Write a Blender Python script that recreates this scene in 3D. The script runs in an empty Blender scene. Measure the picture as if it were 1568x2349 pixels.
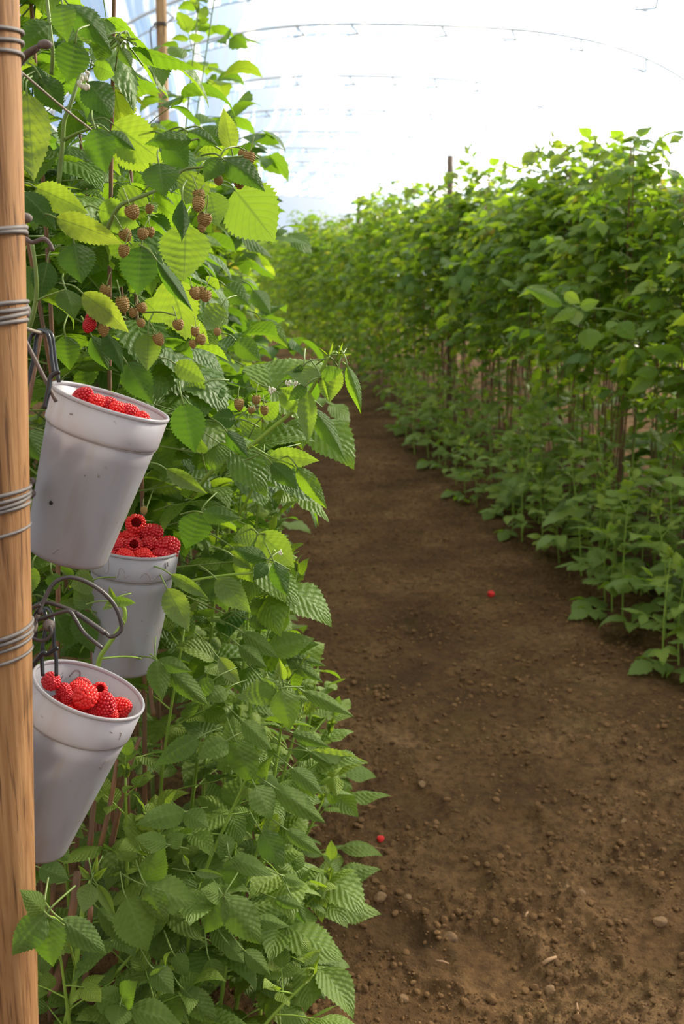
import bpy, math, random
import numpy as np
from mathutils import Vector, Matrix

# ----------------------------------------------------------------------------
# camera, world, sun, exposure
# ----------------------------------------------------------------------------
S = bpy.context.scene
COL = S.collection
R = math.radians
W, H = 1568.0, 2349.0
LENS = 35.0
F = H * LENS / 36.0
CAM = Vector((0, 0, 1.3))
YAW, PITCH = R(7.36), R(13.9)
FWD = Vector((math.sin(YAW) * math.cos(PITCH), math.cos(YAW) * math.cos(PITCH), -math.sin(PITCH)))
RIGHT = Vector((math.cos(YAW), -math.sin(YAW), 0))
UP = RIGHT.cross(FWD)

cd = bpy.data.cameras.new('camera')
cam = bpy.data.objects.new('camera', cd)
COL.objects.link(cam)
cam.matrix_world = Matrix(((RIGHT.x, UP.x, -FWD.x, CAM.x), (RIGHT.y, UP.y, -FWD.y, CAM.y), (RIGHT.z, UP.z, -FWD.z, CAM.z), (0, 0, 0, 1)))
cd.sensor_fit = 'VERTICAL'
cd.sensor_height = 36.0
cd.lens = LENS
cd.clip_start = 0.05
cd.dof.use_dof = True
cd.dof.focus_distance = 1.25
cd.dof.aperture_fstop = 8.0
S.camera = cam

S.view_settings.view_transform = 'Standard'
S.view_settings.look = 'None'
S.view_settings.gamma = 1.0
S.view_settings.exposure = 0.2
cy = S.cycles
cy.max_bounces = 7
cy.diffuse_bounces = 3
cy.glossy_bounces = 2
cy.transmission_bounces = 4
cy.transparent_max_bounces = 12
cy.caustics_reflective = False
cy.caustics_refractive = False
cy.sample_clamp_indirect = 4.0

SUN_AZ, SUN_EL = R(60), R(28)          # azimuth measured from +Y towards +X
SUN_DIR = Vector((math.sin(SUN_AZ) * math.cos(SUN_EL), math.cos(SUN_AZ) * math.cos(SUN_EL), math.sin(SUN_EL)))
SUN_STRENGTH = 11.0
SKY_STRENGTH = 1.0

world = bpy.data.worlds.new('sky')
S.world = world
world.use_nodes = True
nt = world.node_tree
nt.nodes.clear()
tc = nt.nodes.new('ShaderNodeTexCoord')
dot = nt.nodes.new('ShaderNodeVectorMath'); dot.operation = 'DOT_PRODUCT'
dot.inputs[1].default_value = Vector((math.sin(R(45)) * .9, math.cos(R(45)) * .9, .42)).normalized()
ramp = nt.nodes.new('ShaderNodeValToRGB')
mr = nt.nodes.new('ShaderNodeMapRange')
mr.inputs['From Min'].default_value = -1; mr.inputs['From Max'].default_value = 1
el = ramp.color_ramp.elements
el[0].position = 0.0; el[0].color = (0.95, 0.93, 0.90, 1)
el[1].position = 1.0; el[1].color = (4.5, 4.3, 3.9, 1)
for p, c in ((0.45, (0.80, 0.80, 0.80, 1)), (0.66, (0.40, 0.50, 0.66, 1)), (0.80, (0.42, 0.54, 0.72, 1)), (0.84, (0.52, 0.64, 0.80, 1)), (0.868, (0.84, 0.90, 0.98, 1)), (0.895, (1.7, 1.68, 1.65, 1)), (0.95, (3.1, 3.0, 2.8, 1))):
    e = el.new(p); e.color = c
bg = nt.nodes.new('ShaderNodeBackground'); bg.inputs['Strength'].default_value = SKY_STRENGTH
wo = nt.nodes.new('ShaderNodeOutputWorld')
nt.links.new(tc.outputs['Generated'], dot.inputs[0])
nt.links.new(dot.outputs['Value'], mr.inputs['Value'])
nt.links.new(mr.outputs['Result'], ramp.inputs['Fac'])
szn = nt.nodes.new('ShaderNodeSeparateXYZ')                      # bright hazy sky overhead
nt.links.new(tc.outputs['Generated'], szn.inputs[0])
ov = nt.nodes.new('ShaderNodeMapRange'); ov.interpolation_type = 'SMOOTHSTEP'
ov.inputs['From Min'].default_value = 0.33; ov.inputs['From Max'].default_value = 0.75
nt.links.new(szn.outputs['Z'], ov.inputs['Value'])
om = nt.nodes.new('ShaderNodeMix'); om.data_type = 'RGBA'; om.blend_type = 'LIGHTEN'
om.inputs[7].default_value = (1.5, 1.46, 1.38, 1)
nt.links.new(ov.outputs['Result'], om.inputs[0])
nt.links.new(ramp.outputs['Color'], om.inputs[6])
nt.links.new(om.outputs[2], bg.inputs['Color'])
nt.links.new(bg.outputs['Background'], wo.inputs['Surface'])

sd = bpy.data.lights.new('sun', 'SUN')
sd.energy = SUN_STRENGTH
sd.color = (1.0, 0.90, 0.72)
sd.angle = R(10)
sun = bpy.data.objects.new('sun', sd)
COL.objects.link(sun)
sun.rotation_euler = SUN_DIR.to_track_quat('Z', 'Y').to_euler()
sun.location = (6, 6, 9)


def P(px, py, d):
    """point of the place at camera depth d seen at photo position px, py"""
    return CAM + d * (RIGHT * ((px - W / 2) / F) - UP * ((py - H / 2) / F) + FWD)


def PG(px, py, z=0.0):
    v = P(px, py, 1.0) - CAM
    return CAM + v * ((z - CAM.z) / v.z)


# ----------------------------------------------------------------------------
# materials
# ----------------------------------------------------------------------------
def mat(name):
    m = bpy.data.materials.new(name)
    m.use_nodes = True
    n = m.node_tree
    n.nodes.clear()
    o = n.nodes.new('ShaderNodeOutputMaterial')
    return m, n, o


class N:
    """tiny node helper"""
    def __init__(s, nt): s.nt = nt
    def __call__(s, typ, ins=None, **kw):
        nd = s.nt.nodes.new(typ)
        for k, v in kw.items(): setattr(nd, k, v)
        for k, v in (ins or {}).items():
            if isinstance(v, bpy.types.NodeSocket): s.nt.links.new(v, nd.inputs[k])
            else: nd.inputs[k].default_value = v
        return nd
    def math(s, op, a, b=0.0, clamp=False):
        return s('ShaderNodeMath', {0: a, 1: b}, operation=op, use_clamp=clamp).outputs[0]
    def ramp(s, fac, stops):
        nd = s('ShaderNodeValToRGB', {'Fac': fac})
        e = nd.color_ramp.elements
        e[0].position, e[0].color = stops[0][0], (*stops[0][1], 1)
        e[1].position, e[1].color = stops[-1][0], (*stops[-1][1], 1)
        for p, c in stops[1:-1]:
            q = e.new(p); q.color = (*c, 1)
        return nd.outputs['Color']
    def mix(s, fac, a, b, blend='MIX'):
        nd = s('ShaderNodeMix', data_type='RGBA', blend_type=blend)
        for i, v in ((0, fac), (6, a), (7, b)):
            if isinstance(v, bpy.types.NodeSocket): s.nt.links.new(v, nd.inputs[i])
            else: nd.inputs[i].default_value = v if i == 0 else (*v, 1)
        return nd.outputs[2]


def leaf_material(name, stops, tstops, trans=0.42, bump=True, dull=0.0):
    m, nt, out = mat(name)
    n = N(nt)
    tint = n('ShaderNodeAttribute', attribute_name='tint').outputs['Fac']
    uv = n('ShaderNodeUVMap').outputs['UV']
    sep = n('ShaderNodeSeparateXYZ', {0: uv})
    u, t = sep.outputs['X'], sep.outputs['Y']
    au = n.math('ABSOLUTE', u)
    ph = n.math('MULTIPLY', n.math('SUBTRACT', t, n.math('MULTIPLY', au, 0.32)), 8.0)
    fr = n.math('ABSOLUTE', n.math('SUBTRACT', n.math('FRACT', ph), 0.5))      # .5 on a vein
    vein = n('ShaderNodeMapRange', {'Value': fr, 'From Min': 0.40, 'From Max': 0.5}).outputs[0]
    mid = n('ShaderNodeMapRange', {'Value': au, 'From Min': 0.07, 'From Max': 0.02}).outputs[0]
    v = n.math('MAXIMUM', n.math('MULTIPLY', vein, 0.6), mid)
    base = n.ramp(tint, stops)
    tr = n.ramp(tint, tstops)
    nz = n('ShaderNodeTexNoise', {'Scale': 45.0, 'Detail': 2.0})
    base = n.mix(n.math('MULTIPLY', nz.outputs['Fac'], 0.35), base, (0.02, 0.06, 0.012))
    base = n.mix(n.math('MULTIPLY', v, 0.5), base, (0.20, 0.30, 0.07))
    tr = n.mix(n.math('MULTIPLY', v, 0.60), tr, (0.12, 0.22, 0.02))
    geo = n('ShaderNodeNewGeometry')
    base = n.mix(n.math('MULTIPLY', geo.outputs['Backfacing'], 0.55), base, (0.20, 0.27, 0.13))
    if dull: base = n.mix(dull, base, (0.16, 0.19, 0.12))
    pi = {'Base Color': base, 'Roughness': 0.5, 'Specular IOR Level': 0.35}
    if bump:
        hgt = n.math('ADD', n.math('MULTIPLY', n.math('COSINE', n.math('MULTIPLY', ph, 2 * math.pi)), -0.5),
                     n.math('MULTIPLY', n('ShaderNodeTexNoise', {'Scale': 260.0, 'Detail': 1.0}).outputs['Fac'], 0.8))
        pi['Normal'] = n('ShaderNodeBump', {'Strength': 0.6, 'Distance': 0.0016, 'Height': hgt}).outputs['Normal']
    pr = n('ShaderNodeBsdfPrincipled', pi)
    ts = n('ShaderNodeBsdfTranslucent', {'Color': tr})
    mx = n('ShaderNodeMixShader', {0: trans, 1: pr.outputs[0], 2: ts.outputs[0]})
    nt.links.new(mx.outputs[0], out.inputs['Surface'])
    return m


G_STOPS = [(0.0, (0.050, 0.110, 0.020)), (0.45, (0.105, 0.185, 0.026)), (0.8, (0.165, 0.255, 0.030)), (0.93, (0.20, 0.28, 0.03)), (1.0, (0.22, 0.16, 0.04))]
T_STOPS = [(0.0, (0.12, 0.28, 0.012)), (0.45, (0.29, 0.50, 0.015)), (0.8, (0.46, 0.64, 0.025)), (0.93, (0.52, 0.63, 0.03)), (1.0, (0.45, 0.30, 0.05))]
M = {}
M['leaf'] = leaf_material('raspberry_leaf', G_STOPS, T_STOPS)
M['leaf_far'] = leaf_material('raspberry_leaf_distant', G_STOPS, T_STOPS, trans=0.5, bump=False)
M['leaf_right'] = leaf_material('raspberry_leaf_right_row', G_STOPS, T_STOPS, trans=0.5)
S_STOPS = [(p, (c[0] * 1.5 + .03, c[1] * 1.3 + .03, c[2] * 1.2 + .010)) for p, c in G_STOPS]
M['leaf_young'] = leaf_material('young_raspberry_leaf', S_STOPS, T_STOPS, trans=0.36)


def plain(name, color, rough=0.5, spec=0.4, metal=0.0, noise=None, bump=None, sss=0.0):
    m, nt, out = mat(name)
    n = N(nt)
    c = n('ShaderNodeRGB'); c.outputs[0].default_value = (*color, 1)
    col = c.outputs[0]
    ins = {'Roughness': rough, 'Specular IOR Level': spec, 'Metallic': metal}
    if noise:
        sc, amt, c2 = noise
        nz = n('ShaderNodeTexNoise', {'Vector': n('ShaderNodeTexCoord').outputs['Object'], 'Scale': sc, 'Detail': 4.0})
        f = n('ShaderNodeMapRange', {'Value': nz.outputs['Fac'], 'From Min': 0.35, 'From Max': 0.7, 'To Max': amt}).outputs[0]
        col = n.mix(f, col, c2)
    if bump:
        sc, st, di = bump
        nz = n('ShaderNodeTexNoise', {'Vector': n('ShaderNodeTexCoord').outputs['Object'], 'Scale': sc, 'Detail': 3.0})
        ins['Normal'] = n('ShaderNodeBump', {'Strength': st, 'Distance': di, 'Height': nz.outputs['Fac']}).outputs['Normal']
    ins['Base Color'] = col
    p = n('ShaderNodeBsdfPrincipled', ins)
    if sss:
        p.inputs['Subsurface Weight'].default_value = sss
        p.inputs['Subsurface Radius'].default_value = (0.006, 0.002, 0.001)
    nt.links.new(p.outputs[0], out.inputs['Surface'])
    return m


M['stem'] = plain('green_stem', (0.17, 0.25, 0.05), 0.5, noise=(30, .6, (0.11, 0.14, 0.05)))
M['stem_young'] = plain('young_green_stem', (0.24, 0.36, 0.05), 0.45)
M['cane'] = plain('woody_cane', (0.26, 0.12, 0.06), 0.65, noise=(22, .8, (0.15, 0.10, 0.075)), bump=(90, .4, .002))
M['wire'] = plain('dark_wire', (0.035, 0.03, 0.03), 0.42, 0.5, noise=(60, .6, (0.10, 0.07, 0.06)))
M['hook'] = plain('black_hook_wire', (0.015, 0.017, 0.022), 0.3, 0.6)
M['tie'] = plain('grey_tie_wire', (0.17, 0.15, 0.14), 0.65, 0.3, 0.0, noise=(80, .7, (0.09, 0.075, 0.07)))
M['twine'] = plain('twine', (0.30, 0.26, 0.20), 0.85, noise=(300, .7, (0.16, 0.13, 0.10)))
M['knob'] = plain('rubber_end', (0.10, 0.075, 0.065), 0.7, noise=(120, .6, (0.2, 0.16, 0.14)))
M['steel'] = plain('galvanised_steel', (0.55, 0.56, 0.58), 0.5, 0.4, 0.0)
M['berry'] = plain('ripe_raspberry', (0.56, 0.012, 0.016), 0.33, 0.45, noise=(40, .7, (0.34, 0.006, 0.02)), sss=0.25)
M['berry_bright'] = plain('bright_raspberry', (0.74, 0.025, 0.018), 0.33, 0.45, noise=(40, .6, (0.5, 0.01, 0.016)), sss=0.25)
M['berry_core'] = plain('raspberry_hollow', (0.36, 0.012, 0.012), 0.6)
M['unripe'] = plain('unripe_raspberry', (0.33, 0.23, 0.075), 0.6, 0.25, noise=(90, .8, (0.26, 0.125, 0.045)))
M['calyx'] = plain('berry_calyx', (0.24, 0.30, 0.10), 0.6)
M['petal'] = plain('pale_petal', (0.70, 0.66, 0.52), 0.6)
M['stone'] = plain('dusty_stone', (0.21, 0.125, 0.062), 0.9, 0.15, noise=(40, .6, (0.13, 0.08, 0.045)), bump=(70, .6, .004))
M['clod'] = plain('soil_clod', (0.185, 0.104, 0.046), 1.0, 0.05, noise=(9, .9, (0.075, 0.042, 0.021)))
M['twig'] = plain('dry_twig', (0.34, 0.20, 0.10), 0.8)


def wood_material(name, c1, c2, c3, ringy=1.0):
    m, nt, out = mat(name)
    n = N(nt)
    co = n('ShaderNodeTexCoord').outputs['Object']
    mp = n('ShaderNodeMapping', {'Vector': co, 'Scale': (120, 120, 5)})
    a = n('ShaderNodeTexNoise', {'Vector': mp.outputs[0], 'Scale': 1.0, 'Detail': 6.0, 'Roughness': 0.62, 'Distortion': 0.7})
    mp2 = n('ShaderNodeMapping', {'Vector': co, 'Scale': (210, 210, 8)})
    b = n('ShaderNodeTexNoise', {'Vector': mp2.outputs[0], 'Scale': 1.0, 'Detail': 3.0})
    col = n.ramp(a.outputs['Fac'], [(0.30, c3), (0.43, c2), (0.62, c1)])
    cr = n('ShaderNodeMapRange', {'Value': b.outputs['Fac'], 'From Min': 0.30, 'From Max': 0.42, 'To Min': 0.85, 'To Max': 0.0}).outputs[0]
    col = n.mix(cr, col, (0.07, 0.03, 0.012))
    big = n('ShaderNodeTexNoise', {'Vector': co, 'Scale': 3.0, 'Detail': 2.0})
    col = n.mix(n('ShaderNodeMapRange', {'Value': big.outputs['Fac'], 'From Min': .4, 'From Max': .7, 'To Max': .35}).outputs[0], col, (0.20, 0.10, 0.05))
    hgt = n.math('SUBTRACT', a.outputs['Fac'], n.math('MULTIPLY', cr, 0.4))
    bp = n('ShaderNodeBump', {'Strength': 0.5, 'Distance': 0.002, 'Height': hgt})
    p = n('ShaderNodeBsdfPrincipled', {'Base Color': col, 'Roughness': 0.7, 'Specular IOR Level': 0.25, 'Normal': bp.outputs[0]})
    nt.links.new(p.outputs[0], out.inputs['Surface'])
    return m


M['post'] = wood_material('round_post_wood', (0.36, 0.190, 0.080), (0.26, 0.125, 0.047), (0.11, 0.050, 0.020))
M['stake'] = wood_material('stake_wood', (0.46, 0.29, 0.14), (0.34, 0.20, 0.09), (0.20, 0.11, 0.05))
M['grey_stake'] = wood_material('weathered_stake_wood', (0.20, 0.15, 0.11), (0.15, 0.11, 0.08), (0.09, 0.06, 0.045))


def bucket_material():
    m, nt, out = mat('white_bucket_plastic')
    n = N(nt)
    co = n('ShaderNodeTexCoord').outputs['Object']
    mp = n('ShaderNodeMapping', {'Vector': co, 'Scale': (62, 62, 9)})
    a = n('ShaderNodeTexNoise', {'Vector': mp.outputs[0], 'Scale': 1.0, 'Detail': 3.0})
    s1 = n('ShaderNodeMapRange', {'Value': a.outputs['Fac'], 'From Min': 0.55, 'From Max': 0.72, 'To Max': 0.6}).outputs[0]
    b = n('ShaderNodeTexNoise', {'Vector': co, 'Scale': 16.0, 'Detail': 2.0})
    s2 = n('ShaderNodeMapRange', {'Value': b.outputs['Fac'], 'From Min': 0.46, 'From Max': 0.74, 'To Max': 0.6}).outputs[0]
    c = n('ShaderNodeTexNoise', {'Vector': co, 'Scale': 130.0, 'Detail': 1.0})
    s3 = n('ShaderNodeMapRange', {'Value': c.outputs['Fac'], 'From Min': 0.74, 'From Max': 0.78, 'To Max': 0.6}).outputs[0]
    col = n.mix(s2, (0.43, 0.43, 0.465), (0.40, 0.325, 0.35))
    col = n.mix(s1, col, (0.34, 0.31, 0.28))
    col = n.mix(s3, col, (0.20, 0.14, 0.12))
    p = n('ShaderNodeBsdfPrincipled', {'Base Color': col, 'Roughness': 0.38, 'Specular IOR Level': 0.4})
    t = n('ShaderNodeBsdfTranslucent', {'Color': n.mix(0.5, col, (0.86, 0.78, 0.74))})
    mx = n('ShaderNodeMixShader', {0: 0.40, 1: p.outputs[0], 2: t.outputs[0]})
    nt.links.new(mx.outputs[0], out.inputs['Surface'])
    return m


M['bucket'] = bucket_material()
M['dark_marks'] = plain('dark_bucket_marks', (0.30, 0.26, 0.25), 0.7)
M['hole'] = plain('dark_hole', (0.02, 0.018, 0.016), 0.9)


def film_material(name, dens):
    m, nt, out = mat(name)
    n = N(nt)
    uv = n('ShaderNodeUVMap').outputs['UV']
    a = n('ShaderNodeTexNoise', {'Vector': n('ShaderNodeMapping', {'Vector': uv, 'Scale': (4.0, 0.10, 1)}).outputs[0], 'Scale': 1.0, 'Detail': 3.0, 'Distortion': 0.5})
    b = n('ShaderNodeTexNoise', {'Vector': n('ShaderNodeMapping', {'Vector': uv, 'Scale': (11, 0.12, 1)}).outputs[0], 'Scale': 1.0, 'Detail': 2.0, 'Distortion': 0.3})
    f = n.math('ADD', n.math('MULTIPLY', a.outputs['Fac'], 0.6), n.math('MULTIPLY', b.outputs['Fac'], 0.4))
    op = n('ShaderNodeMapRange', {'Value': f, 'From Min': 0.42, 'From Max': 0.58, 'To Min': dens * 0.1, 'To Max': min(.9, dens * 1.6)}).outputs[0]
    fold = n('ShaderNodeMapRange', {'Value': f, 'From Min': 0.50, 'From Max': 0.56, 'To Max': 1.0}).outputs[0]
    tl = n('ShaderNodeBsdfTranslucent', {'Color': n.mix(fold, (0.25, 0.42, 0.66), (0.97, 0.97, 0.97))})
    di = n('ShaderNodeBsdfTransparent', {'Color': (0.96, 0.975, 0.99, 1)})
    mx = n('ShaderNodeMixShader', {0: op, 1: di.outputs[0], 2: tl.outputs[0]})
    nt.links.new(mx.outputs[0], out.inputs['Surface'])
    return m


M['film'] = film_material('tunnel_film', 0.5)
M['sleeve'] = film_material('doubled_film', 0.55)


def soil_material():
    m, nt, out = mat('soil')
    n = N(nt)
    co = n('ShaderNodeTexCoord').outputs['Object']
    a = n('ShaderNodeTexNoise', {'Vector': co, 'Scale': 2.2, 'Detail': 6.0, 'Roughness': 0.6})
    b = n('ShaderNodeTexNoise', {'Vector': co, 'Scale': 38.0, 'Detail': 6.0, 'Roughness': 0.7})
    col = n.ramp(a.outputs['Fac'], [(0.34, (0.085, 0.046, 0.020)), (0.5, (0.150, 0.082, 0.034)), (0.68, (0.250, 0.146, 0.066))])
    col = n.mix(n('ShaderNodeMapRange', {'Value': b.outputs['Fac'], 'From Min': 0.36, 'From Max': 0.6, 'To Min': 0.75, 'To Max': 0.0}).outputs[0], col, (0.055, 0.031, 0.016))
    g = n('ShaderNodeTexNoise', {'Vector': co, 'Scale': 5.0, 'Detail': 3.0})
    col = n.mix(n('ShaderNodeMapRange', {'Value': g.outputs['Fac'], 'From Min': 0.55, 'From Max': 0.75, 'To Max': 0.3}).outputs[0], col, (0.10, 0.085, 0.025))
    bp = n('ShaderNodeBump', {'Strength': 1.0, 'Distance': 0.02, 'Height': b.outputs['Fac']})
    p = n('ShaderNodeBsdfPrincipled', {'Base Color': col, 'Roughness': 1.0, 'Specular IOR Level': 0.08, 'Normal': bp.outputs[0]})
    nt.links.new(p.outputs[0], out.inputs['Surface'])
    return m


M['soil'] = soil_material()


# ----------------------------------------------------------------------------
# mesh and object helpers
# ----------------------------------------------------------------------------
def mesh_from(name, verts, faces, mats, fmat=None, uv=None, attr=None, smooth=True):
    """verts (n,3); faces: list of (m,k) arrays; fmat: list of ints or arrays per face block"""
    me = bpy.data.meshes.new(name)
    verts = np.asarray(verts, dtype=np.float32).reshape(-1, 3)
    faces = [np.asarray(f, dtype=np.int32) for f in faces if len(f)]
    me.vertices.add(len(verts))
    me.vertices.foreach_set('co', verts.ravel())
    li = np.concatenate([f.ravel() for f in faces])
    tot = np.concatenate([np.full(len(f), f.shape[1], np.int32) for f in faces])
    st = np.concatenate([[0], np.cumsum(tot)[:-1]]).astype(np.int32)
    me.loops.add(len(li)); me.polygons.add(len(tot))
    me.loops.foreach_set('vertex_index', li)
    me.polygons.foreach_set('loop_start', st)
    me.polygons.foreach_set('loop_total', tot)
    for m in (mats if isinstance(mats, (list, tuple)) else [mats]): me.materials.append(m)
    if fmat is not None:
        mi = np.concatenate([np.full(len(f), k, np.int32) if np.isscalar(k) else np.asarray(k, np.int32) for f, k in zip(faces, fmat)])
        me.polygons.foreach_set('material_index', mi)
    if uv is not None:
        l = me.uv_layers.new(name='UVMap')
        l.data.foreach_set('uv', np.asarray(uv, np.float32)[li].ravel())
    if attr is not None:
        a = me.attributes.new('tint', 'FLOAT', 'POINT')
        a.data.foreach_set('value', np.asarray(attr, np.float32))
    me.polygons.foreach_set('use_smooth', np.full(len(tot), bool(smooth)))
    me.update(calc_edges=True)
    me.validate()
    return me


def link(name, me, parent=None, loc=None):
    o = bpy.data.objects.new(name, me)
    COL.objects.link(o)
    if parent is not None: o.parent = parent
    if loc is not None: o.location = loc
    return o


def tag(o, label=None, cat=None, group=None, kind=None):
    if label: o['label'] = label
    if cat: o['category'] = cat
    if group: o['group'] = group
    if kind: o['kind'] = kind
    return o


def thing(name, loc, label, cat, group=None, rz=0.0):
    o = bpy.data.objects.new(name, None)
    COL.objects.link(o)
    o.location = loc
    o.rotation_euler = (0, 0, rz)
    o.empty_display_size = 0.05
    return tag(o, label, cat, group)


class MB:
    """collects simple geometry into one mesh"""
    def __init__(s): s.v = []; s.f = {}; s.n = 0
    def add(s, v, quads=None, tris=None, mi=0):
        v = np.asarray(v, float).reshape(-1, 3)
        if quads is not None and len(quads): s.f.setdefault((4, mi), []).append(np.asarray(quads) + s.n)
        if tris is not None and len(tris): s.f.setdefault((3, mi), []).append(np.asarray(tris) + s.n)
        s.v.append(v); s.n += len(v)
    def tube(s, pts, rad, nseg=8, mi=0, caps=True):
        pts = [Vector(p) for p in pts]
        k = len(pts)
        rad = [rad] * k if np.isscalar(rad) else list(rad)
        ref = None
        vs = []
        for i, p in enumerate(pts):
            t = (pts[min(i + 1, k - 1)] - pts[max(i - 1, 0)])
            t = t.normalized() if t.length > 1e-9 else Vector((0, 0, 1))
            if ref is None:
                ref = t.orthogonal().normalized()
            ref = (ref - t * ref.dot(t))
            ref = ref.normalized() if ref.length > 1e-6 else t.orthogonal().normalized()
            b = t.cross(ref)
            for j in range(nseg):
                a = 2 * math.pi * j / nseg
                vs.append(p + (ref * math.cos(a) + b * math.sin(a)) * rad[i])
        q = []
        for i in range(k - 1):
            for j in range(nseg):
                q.append((i * nseg + j, i * nseg + (j + 1) % nseg, (i + 1) * nseg + (j + 1) % nseg, (i + 1) * nseg + j))
        tr = []
        if caps:
            vs.append(pts[0]); vs.append(pts[-1])
            c0, c1 = k * nseg, k * nseg + 1
            for j in range(nseg):
                tr.append((c0, (j + 1) % nseg, j))
                tr.append((c1, (k - 1) * nseg + j, (k - 1) * nseg + (j + 1) % nseg))
        s.add([tuple(v) for v in vs], q, tr, mi)
    def ball(s, c, r, ico, mi=0):
        v, t = ico
        s.add(v * np.asarray(r) + np.asarray(c), None, t, mi)
    def build(s, name, mats, parent=None, smooth=True):
        fs, fm = [], []
        for (k, mi), l in s.f.items():
            fs.append(np.concatenate(l)); fm.append(mi)
        me = mesh_from(name, np.concatenate(s.v), fs, mats, fm, smooth=smooth)
        return link(name, me, parent)


def smooth_path(pts, sub=6):
    """Catmull-Rom through pts"""
    pts = [Vector(p) for p in pts]
    if len(pts) < 3: return pts
    e = [pts[0] * 2 - pts[1]] + pts + [pts[-1] * 2 - pts[-2]]
    out = []
    for i in range(1, len(e) - 2):
        a, b, c, d = e[i - 1], e[i], e[i + 1], e[i + 2]
        for k in range(sub):
            t = k / sub
            out.append(0.5 * ((2 * b) + (c - a) * t + (2 * a - 5 * b + 4 * c - d) * t * t + (3 * b - a - 3 * c + d) * t ** 3))
    out.append(pts[-1])
    return out


def icosphere(sub):
    import bmesh
    bm = bmesh.new()
    bmesh.ops.create_icosphere(bm, subdivisions=sub, radius=1.0)
    bm.verts.ensure_lookup_table()
    v = np.array([x.co[:] for x in bm.verts])
    t = np.array([[q.index for q in f.verts] for f in bm.faces])
    bm.free()
    return v, t


ICO1, ICO2, ICO3 = icosphere(1), icosphere(2), icosphere(3)

# ----------------------------------------------------------------------------
# numpy gradient noise
# ----------------------------------------------------------------------------
_rs = np.random.RandomState(5)
_perm = _rs.permutation(4096)
_grad = _rs.uniform(-1, 1, (4096, 2))


def noise2(x, y):
    xi, yi = np.floor(x).astype(int), np.floor(y).astype(int)
    xf, yf = x - xi, y - yi
    u, v = xf * xf * xf * (xf * (xf * 6 - 15) + 10), yf * yf * yf * (yf * (yf * 6 - 15) + 10)
    def g(ix, iy, dx, dy):
        h = _perm[(_perm[ix & 4095] + iy) & 4095]
        return _grad[h, 0] * dx + _grad[h, 1] * dy
    a = g(xi, yi, xf, yf); b = g(xi + 1, yi, xf - 1, yf)
    c = g(xi, yi + 1, xf, yf - 1); d = g(xi + 1, yi + 1, xf - 1, yf - 1)
    return (a * (1 - u) + b * u) * (1 - v) + (c * (1 - u) + d * u) * v


PRINTS = [(*PG(px, py)[:2], a, b, h, r) for px, py, a, b, h, r in ((1120, 2200, .085, .13, .016, .3), (985, 2190, .04, .07, .010, .2), (900, 2110, .05, .09, .012, .5), (1180, 1895, .08, .10, .020, .2), (1500, 2190, .06, .08, .012, .1), (960, 1840, .05, .10, .012, .3), (1330, 1760, .09, .10, .014, .2), (1050, 1990, .06, .09, .012, .4), (1400, 2060, .07, .09, .014, .2), (930, 1690, .06, .1, .012, .3), (1180, 1640, .09, .1, .014, .1), (1000, 1500, .08, .12, .014, .3), (1250, 1480, .09, .12, .014, .2), (900, 1350, .08, .14, .014, .2))]


def print_mask(x, y):
    z = np.zeros_like(x); m = np.ones_like(x)
    for cx, cy_, a, b, h, r in PRINTS:
        c, s_ = math.cos(r), math.sin(r)
        u = ((x - cx) * c + (y - cy_) * s_) / a; v = (-(x - cx) * s_ + (y - cy_) * c) / b
        d = u * u + v * v
        z = z - h * np.exp(-(d ** 2)) + h * .5 * np.exp(-((np.sqrt(d) - 1.25) / .25) ** 2)
        m = m * (1 - .85 * np.exp(-(d * 1.2) ** 2))
    return z, m


def ground_z(x, y):
    x = np.asarray(x, float); y = np.asarray(y, float)
    z = 0.035 * noise2(x * 1.7 + 3, y * 1.3) + 0.022 * noise2(x * 4.1, y * 3.7 + 9) 
    bank = 0.10 / (1 + np.exp((x - 0.02 - 0.03 * noise2(y * 2, x * 0)) * 22))
    rbank = 0.06 / (1 + np.exp(-(x - 1.62) * 9))
    return z + bank + rbank + print_mask(x, y)[0]


def clod_h(x, y):
    h = 0.020 * noise2(x * 11, y * 11) + 0.018 * np.maximum(0, noise2(x * 24 + 7, y * 24) - 0.02)
    c = noise2(x * 52, y * 52 + 3)
    h = h + 0.030 * np.maximum(0, c - 0.04) + 0.022 * np.maximum(0, noise2(x * 95, y * 95) - 0.03)
    m = np.clip(noise2(x * 2.4 + 11, y * 2.4) * 2.0 + 0.75, 0.2, 1.0)
    return h * m * print_mask(x, y)[1]


def gz(x, y): return float(ground_z(x, y))


# ----------------------------------------------------------------------------
# the setting: ground and tunnel
# ----------------------------------------------------------------------------
def build_ground():
    ys = [0.9]
    while ys[-1] < 70: ys.append(ys[-1] * (1.0036 if ys[-1] < 12 else 1.02))
    ys = np.array([-6, -2, 0, 0.5] + ys)
    xs = np.concatenate([np.linspace(-14, -2, 10), np.linspace(-1.8, -0.52, 20), np.linspace(-0.5, 2.0, 370), np.linspace(2.05, 4, 30), np.linspace(4.5, 26, 20)])
    X, Y = np.meshgrid(xs, ys)
    Z = ground_z(X, Y) + clod_h(X, Y) * np.clip(1.2 - Y / 14, 0, 1)
    v = np.stack([X, Y, Z], -1).reshape(-1, 3)
    ny, nx = X.shape
    i = np.arange(ny * nx).reshape(ny, nx)
    q = np.stack([i[:-1, :-1], i[:-1, 1:], i[1:, 1:], i[1:, :-1]], -1).reshape(-1, 4)
    o = link('ground', mesh_from('ground', v, [q], M['soil']))
    tag(o, kind='structure')


build_ground()

TX, TA, TB, TN = 2.36, 4.3, 3.8, 3.0


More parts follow.
